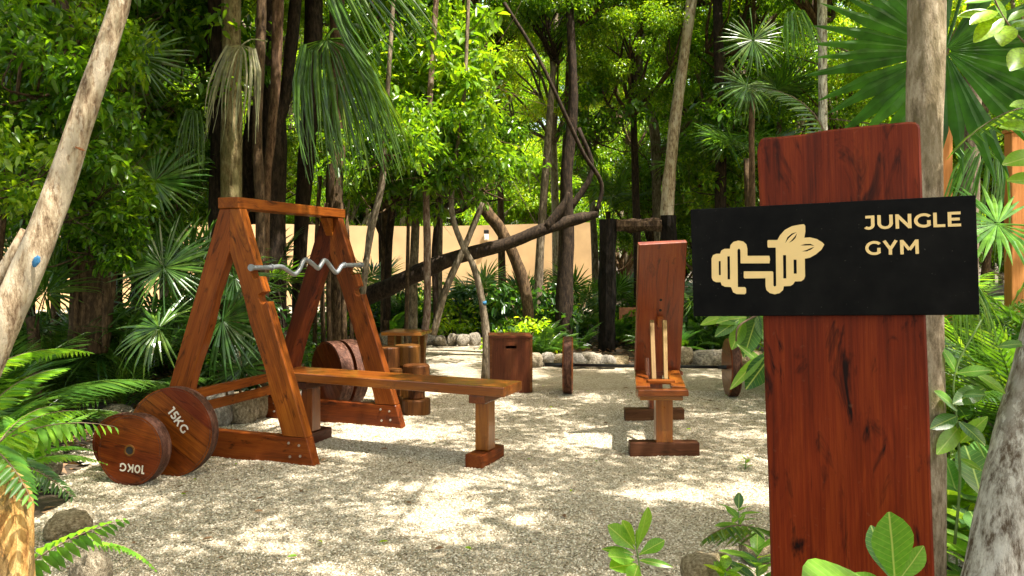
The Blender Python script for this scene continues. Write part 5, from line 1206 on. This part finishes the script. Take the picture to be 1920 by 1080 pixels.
sprig('leafy_twig', 'leafy twig hanging below the left edge of the sign', 'plant', [(1470, 560, 2.5), (1420, 590, 2.45), (1385, 612, 2.4), (1380, 640, 2.4)],
      [(1420, 590, 2.45, 1395, 668, 2.4, 'dark'), (1436, 662, 2.4, 1368, 722, 2.35, 'long', (-.3, -.8, .5)), (1450, 660, 2.4, 1400, 728, 2.35, 'dark', (-.2, -1, .3)), (1440, 640, 2.4, 1440, 700, 2.4, 'hero'), (1400, 595, 2.45, 1345, 600, 2.4, 'hero'), (1385, 600, 2.42, 1340, 628, 2.4, 'dark'), (1395, 598, 2.44, 1372, 655, 2.42, 'hero'), (1418, 590, 2.45, 1440, 640, 2.4, 'dark'), (1370, 590, 2.44, 1312, 605, 2.44, 'hero'), (1450, 560, 2.5, 1420, 620, 2.45, 'hero'), (1445, 700, 2.4, 1390, 640, 2.4, 'long')], smat=M_twig)
sprig('leafy_twig', 'yellow green leafy twig at the top right corner', 'plant', [(2000, 160, 2.6), (1930, 90, 2.6), (1880, 30, 2.6), (1850, -40, 2.6)],
      [(1880, 32, 2.6, 1830, 70, 2.55, 'y'), (1878, 30, 2.6, 1800, 20, 2.6, 'y'), (1885, 40, 2.6, 1868, -10, 2.6, 'y'), (1890, 40, 2.6, 1930, 12, 2.6, 'hero'), (1895, 50, 2.6, 1945, 40, 2.6, 'y'), (1870, 20, 2.6, 1822, 36, 2.55, 'y'), (1890, 48, 2.6, 1882, 75, 2.5, 'y'), (1930, 90, 2.6, 1900, 120, 2.5, 'y'), (1860, 0, 2.6, 1810, 0, 2.6, 'hero')], smat=M_twig)
sprig('leafy_twig', 'row of bright leaves at the right edge beside the orange post', 'plant', [(1990, 330, 2.7), (1940, 260, 2.7), (1925, 200, 2.7)],
      [(1960, 290, 2.7, 1885, 300, 2.65, 'hero'), (1950, 240, 2.7, 1882, 228, 2.65, 'y'), (1970, 340, 2.7, 1895, 330, 2.65, 'hero'), (1950, 200, 2.7, 1900, 190, 2.65, 'y')], smat=M_stem)
sprig('broadleaf_plant', 'grey green broad leaves on a stem between the post and the corner trunk', 'plant', [(1790, 1020, 2.7), (1800, 900, 2.7), (1795, 800, 2.7), (1790, 700, 2.7), (1840, 600, 2.7)],
      [(1845, 728, 2.7, 1790, 752, 2.65, 'dark'), (1800, 740, 2.7, 1845, 735, 2.6, 'dark'), (1795, 700, 2.7, 1860, 690, 2.65, 'hero'), (1870, 650, 2.7, 1925, 640, 2.65, 'dark'), (1795, 780, 2.7, 1748, 800, 2.65, 'dark'), (1798, 790, 2.7, 1850, 830, 2.6, 'dark'), (1798, 800, 2.7, 1760, 850, 2.65, 'hero'), (1800, 830, 2.7, 1850, 780, 2.65, 'hero'), (1795, 770, 2.7, 1760, 730, 2.65, 'hero'), (1830, 700, 2.7, 1890, 735, 2.65, 'hero'), (1795, 700, 2.7, 1770, 650, 2.7, 'hero'), (1800, 860, 2.7, 1842, 880, 2.65, 'hero')], smat=M_stem, r=.005)
def ground_herb(px, py, Y, s, label, group, kinds, n=12):
    c = G(px, py) if Y is None else P(px, py, Y)
    root = thing('ground_plant', label, 'plant', (c.x, c.y, 0), group=group)
    tv, tf = tube([(c.x, c.y, -.02, .005), (c.x, c.y, s * .5, .003)], 6, 2); part('stem', mesh('stem', tv, tf, M_stem, True), root)
    for k in range(n):
        a = k * 2.4; z = s * (.1 + .5 * k / n); d = Vector((math.cos(a), math.sin(a), R.uniform(.1, .9)))
        L0 = s * R.uniform(.35, .55); M = frame((c.x, c.y, z), d, (0, 0, 1)); part('leaf', LV[R.choice(kinds)], root, M @ Matrix.Diagonal((L0, L0, L0, 1)))
ground_herb(1385, 1010, None, .26, 'small weed with narrow leaves on the gravel left of the post', None, ['long', 'hero', 'dark'])
ground_herb(1398, 880, None, .12, 'tiny green sprout on the gravel left of the post', None, ['long', 'hero'], 7)
ground_herb(1420, 1110, None, .3, 'clump of broad leaves beside the foot of the sign post', None, ['hero', 'dark', 'y'], 14)
ground_herb(1360, 1125, None, .22, 'low broad leaves in the bottom edge beside the pale rock', None, ['hero', 'y'], 12)
for i in range(22):
    Y = R.uniform(3.0, 5.2); px = R.uniform(1760, 1880) if Y < 3.6 else R.uniform(1750, 1960)
    c = Vector(((px - HX) / FPX * Y, Y, 0)); 
    ground_herb(px, HY + CAMZ * FPX / Y, Y, R.uniform(.25, .6), 'leafy ground plant growing between the post and the corner trunk', 'ground plants right of the post', ['hero', 'dark', 'y', 'dark'])
for i in range(10):
    Y = R.uniform(3.4, 6.0); px = R.uniform(-60, 60)
    ground_herb(px, HY + CAMZ * FPX / Y, Y, R.uniform(.2, .45), 'leafy ground plant at the left edge among the ferns', 'ground plants among the left ferns', ['hero', 'dark'])
for i in range(14):
    Y = R.uniform(7.4, 10.2); px = R.uniform(330, 560)
    ground_herb(px, HY + CAMZ * FPX / Y, Y, R.uniform(.3, .5), 'leafy ground plant behind the rocks left of the rack', 'ground plants behind the left rocks', ['hero', 'dark', 'dark'])
# fallen leaves lying on the gravel
FL = [mesh('fallen_leaf', *[(lambda v, f: (v, f))(*leaves(np.zeros((1, 3)), np.array([[1., 0, .05]]), np.array([[.1, .1, 1.]]), np.array([.06]), np.array([.028]), 4, .0, .3))][0], m) for m in (M_litter, M_leafy, M_litter)]
for i in range(130):
    for _ in range(20):
        x, y = R.uniform(-2.4, 2.6), R.uniform(3.3, 8.5)
        if inside(np.array([x]), np.array([y]))[0]: break
    o = bpy.data.objects.new('fallen_leaf', FL[R.randrange(3)]); link(o, None, Matrix.Translation((x, y, gz(x, y) + .012)) @ Matrix.Rotation(R.uniform(0, 6.28), 4, 'Z') @ Matrix.Rotation(R.uniform(-.3, .3), 4, 'X') @ Matrix.Scale(R.uniform(.35, 1.0), 4))
    tag(o, 'small fallen leaf lying on the pale gravel', 'leaf', 'fallen leaves on the gravel')
TWG = []
for i in range(3):
    v_, f_ = tube([(-.06, 0, .004, .0022), (-.02, .01 * (i - 1), .008, .002), (.03, -.006, .006, .0018), (.07, .008 * i, .004, .001)], 5, 2, .2, i); TWG.append(mesh('twig', v_, f_, M_twig, True))
for i in range(26):
    x, y = R.uniform(-1.8, 2.2), R.uniform(3.5, 7.5)
    o = bpy.data.objects.new('fallen_twig', TWG[i % 3]); link(o, None, Matrix.Translation((x, y, gz(x, y) + .008)) @ Matrix.Rotation(R.uniform(0, 6.28), 4, 'Z') @ Matrix.Scale(R.uniform(.4, 1.1), 4))
    tag(o, 'thin dry twig lying on the pale gravel', 'twig', 'twigs on the gravel')
# tell the members of small groups apart by their place
ORD = ['leftmost', 'second from the left', 'third from the left', 'fourth from the left', 'fifth from the left', 'sixth from the left', 'seventh from the left', 'eighth from the left', 'ninth from the left', 'tenth from the left', 'eleventh from the left', 'twelfth from the left', 'thirteenth from the left', 'fourteenth from the left']
from collections import defaultdict
gd = defaultdict(list)
for o in COL.objects:
    if o.parent is None and o.get('group') and o.get('label'): gd[(o['group'], o['label'])].append(o)
for (g_, l_), os_ in gd.items():
    if 1 < len(os_) <= 14 and 'outside' not in l_:
        os_.sort(key=lambda o: W[o].translation.x / max(.1, W[o].translation.y))
        short = ' '.join(l_.split()[:12])
        for k, o in enumerate(os_): o['label'] = short + ', ' + (ORD[k] if k < len(os_) - 1 else 'rightmost')
bpy.context.view_layer.update()
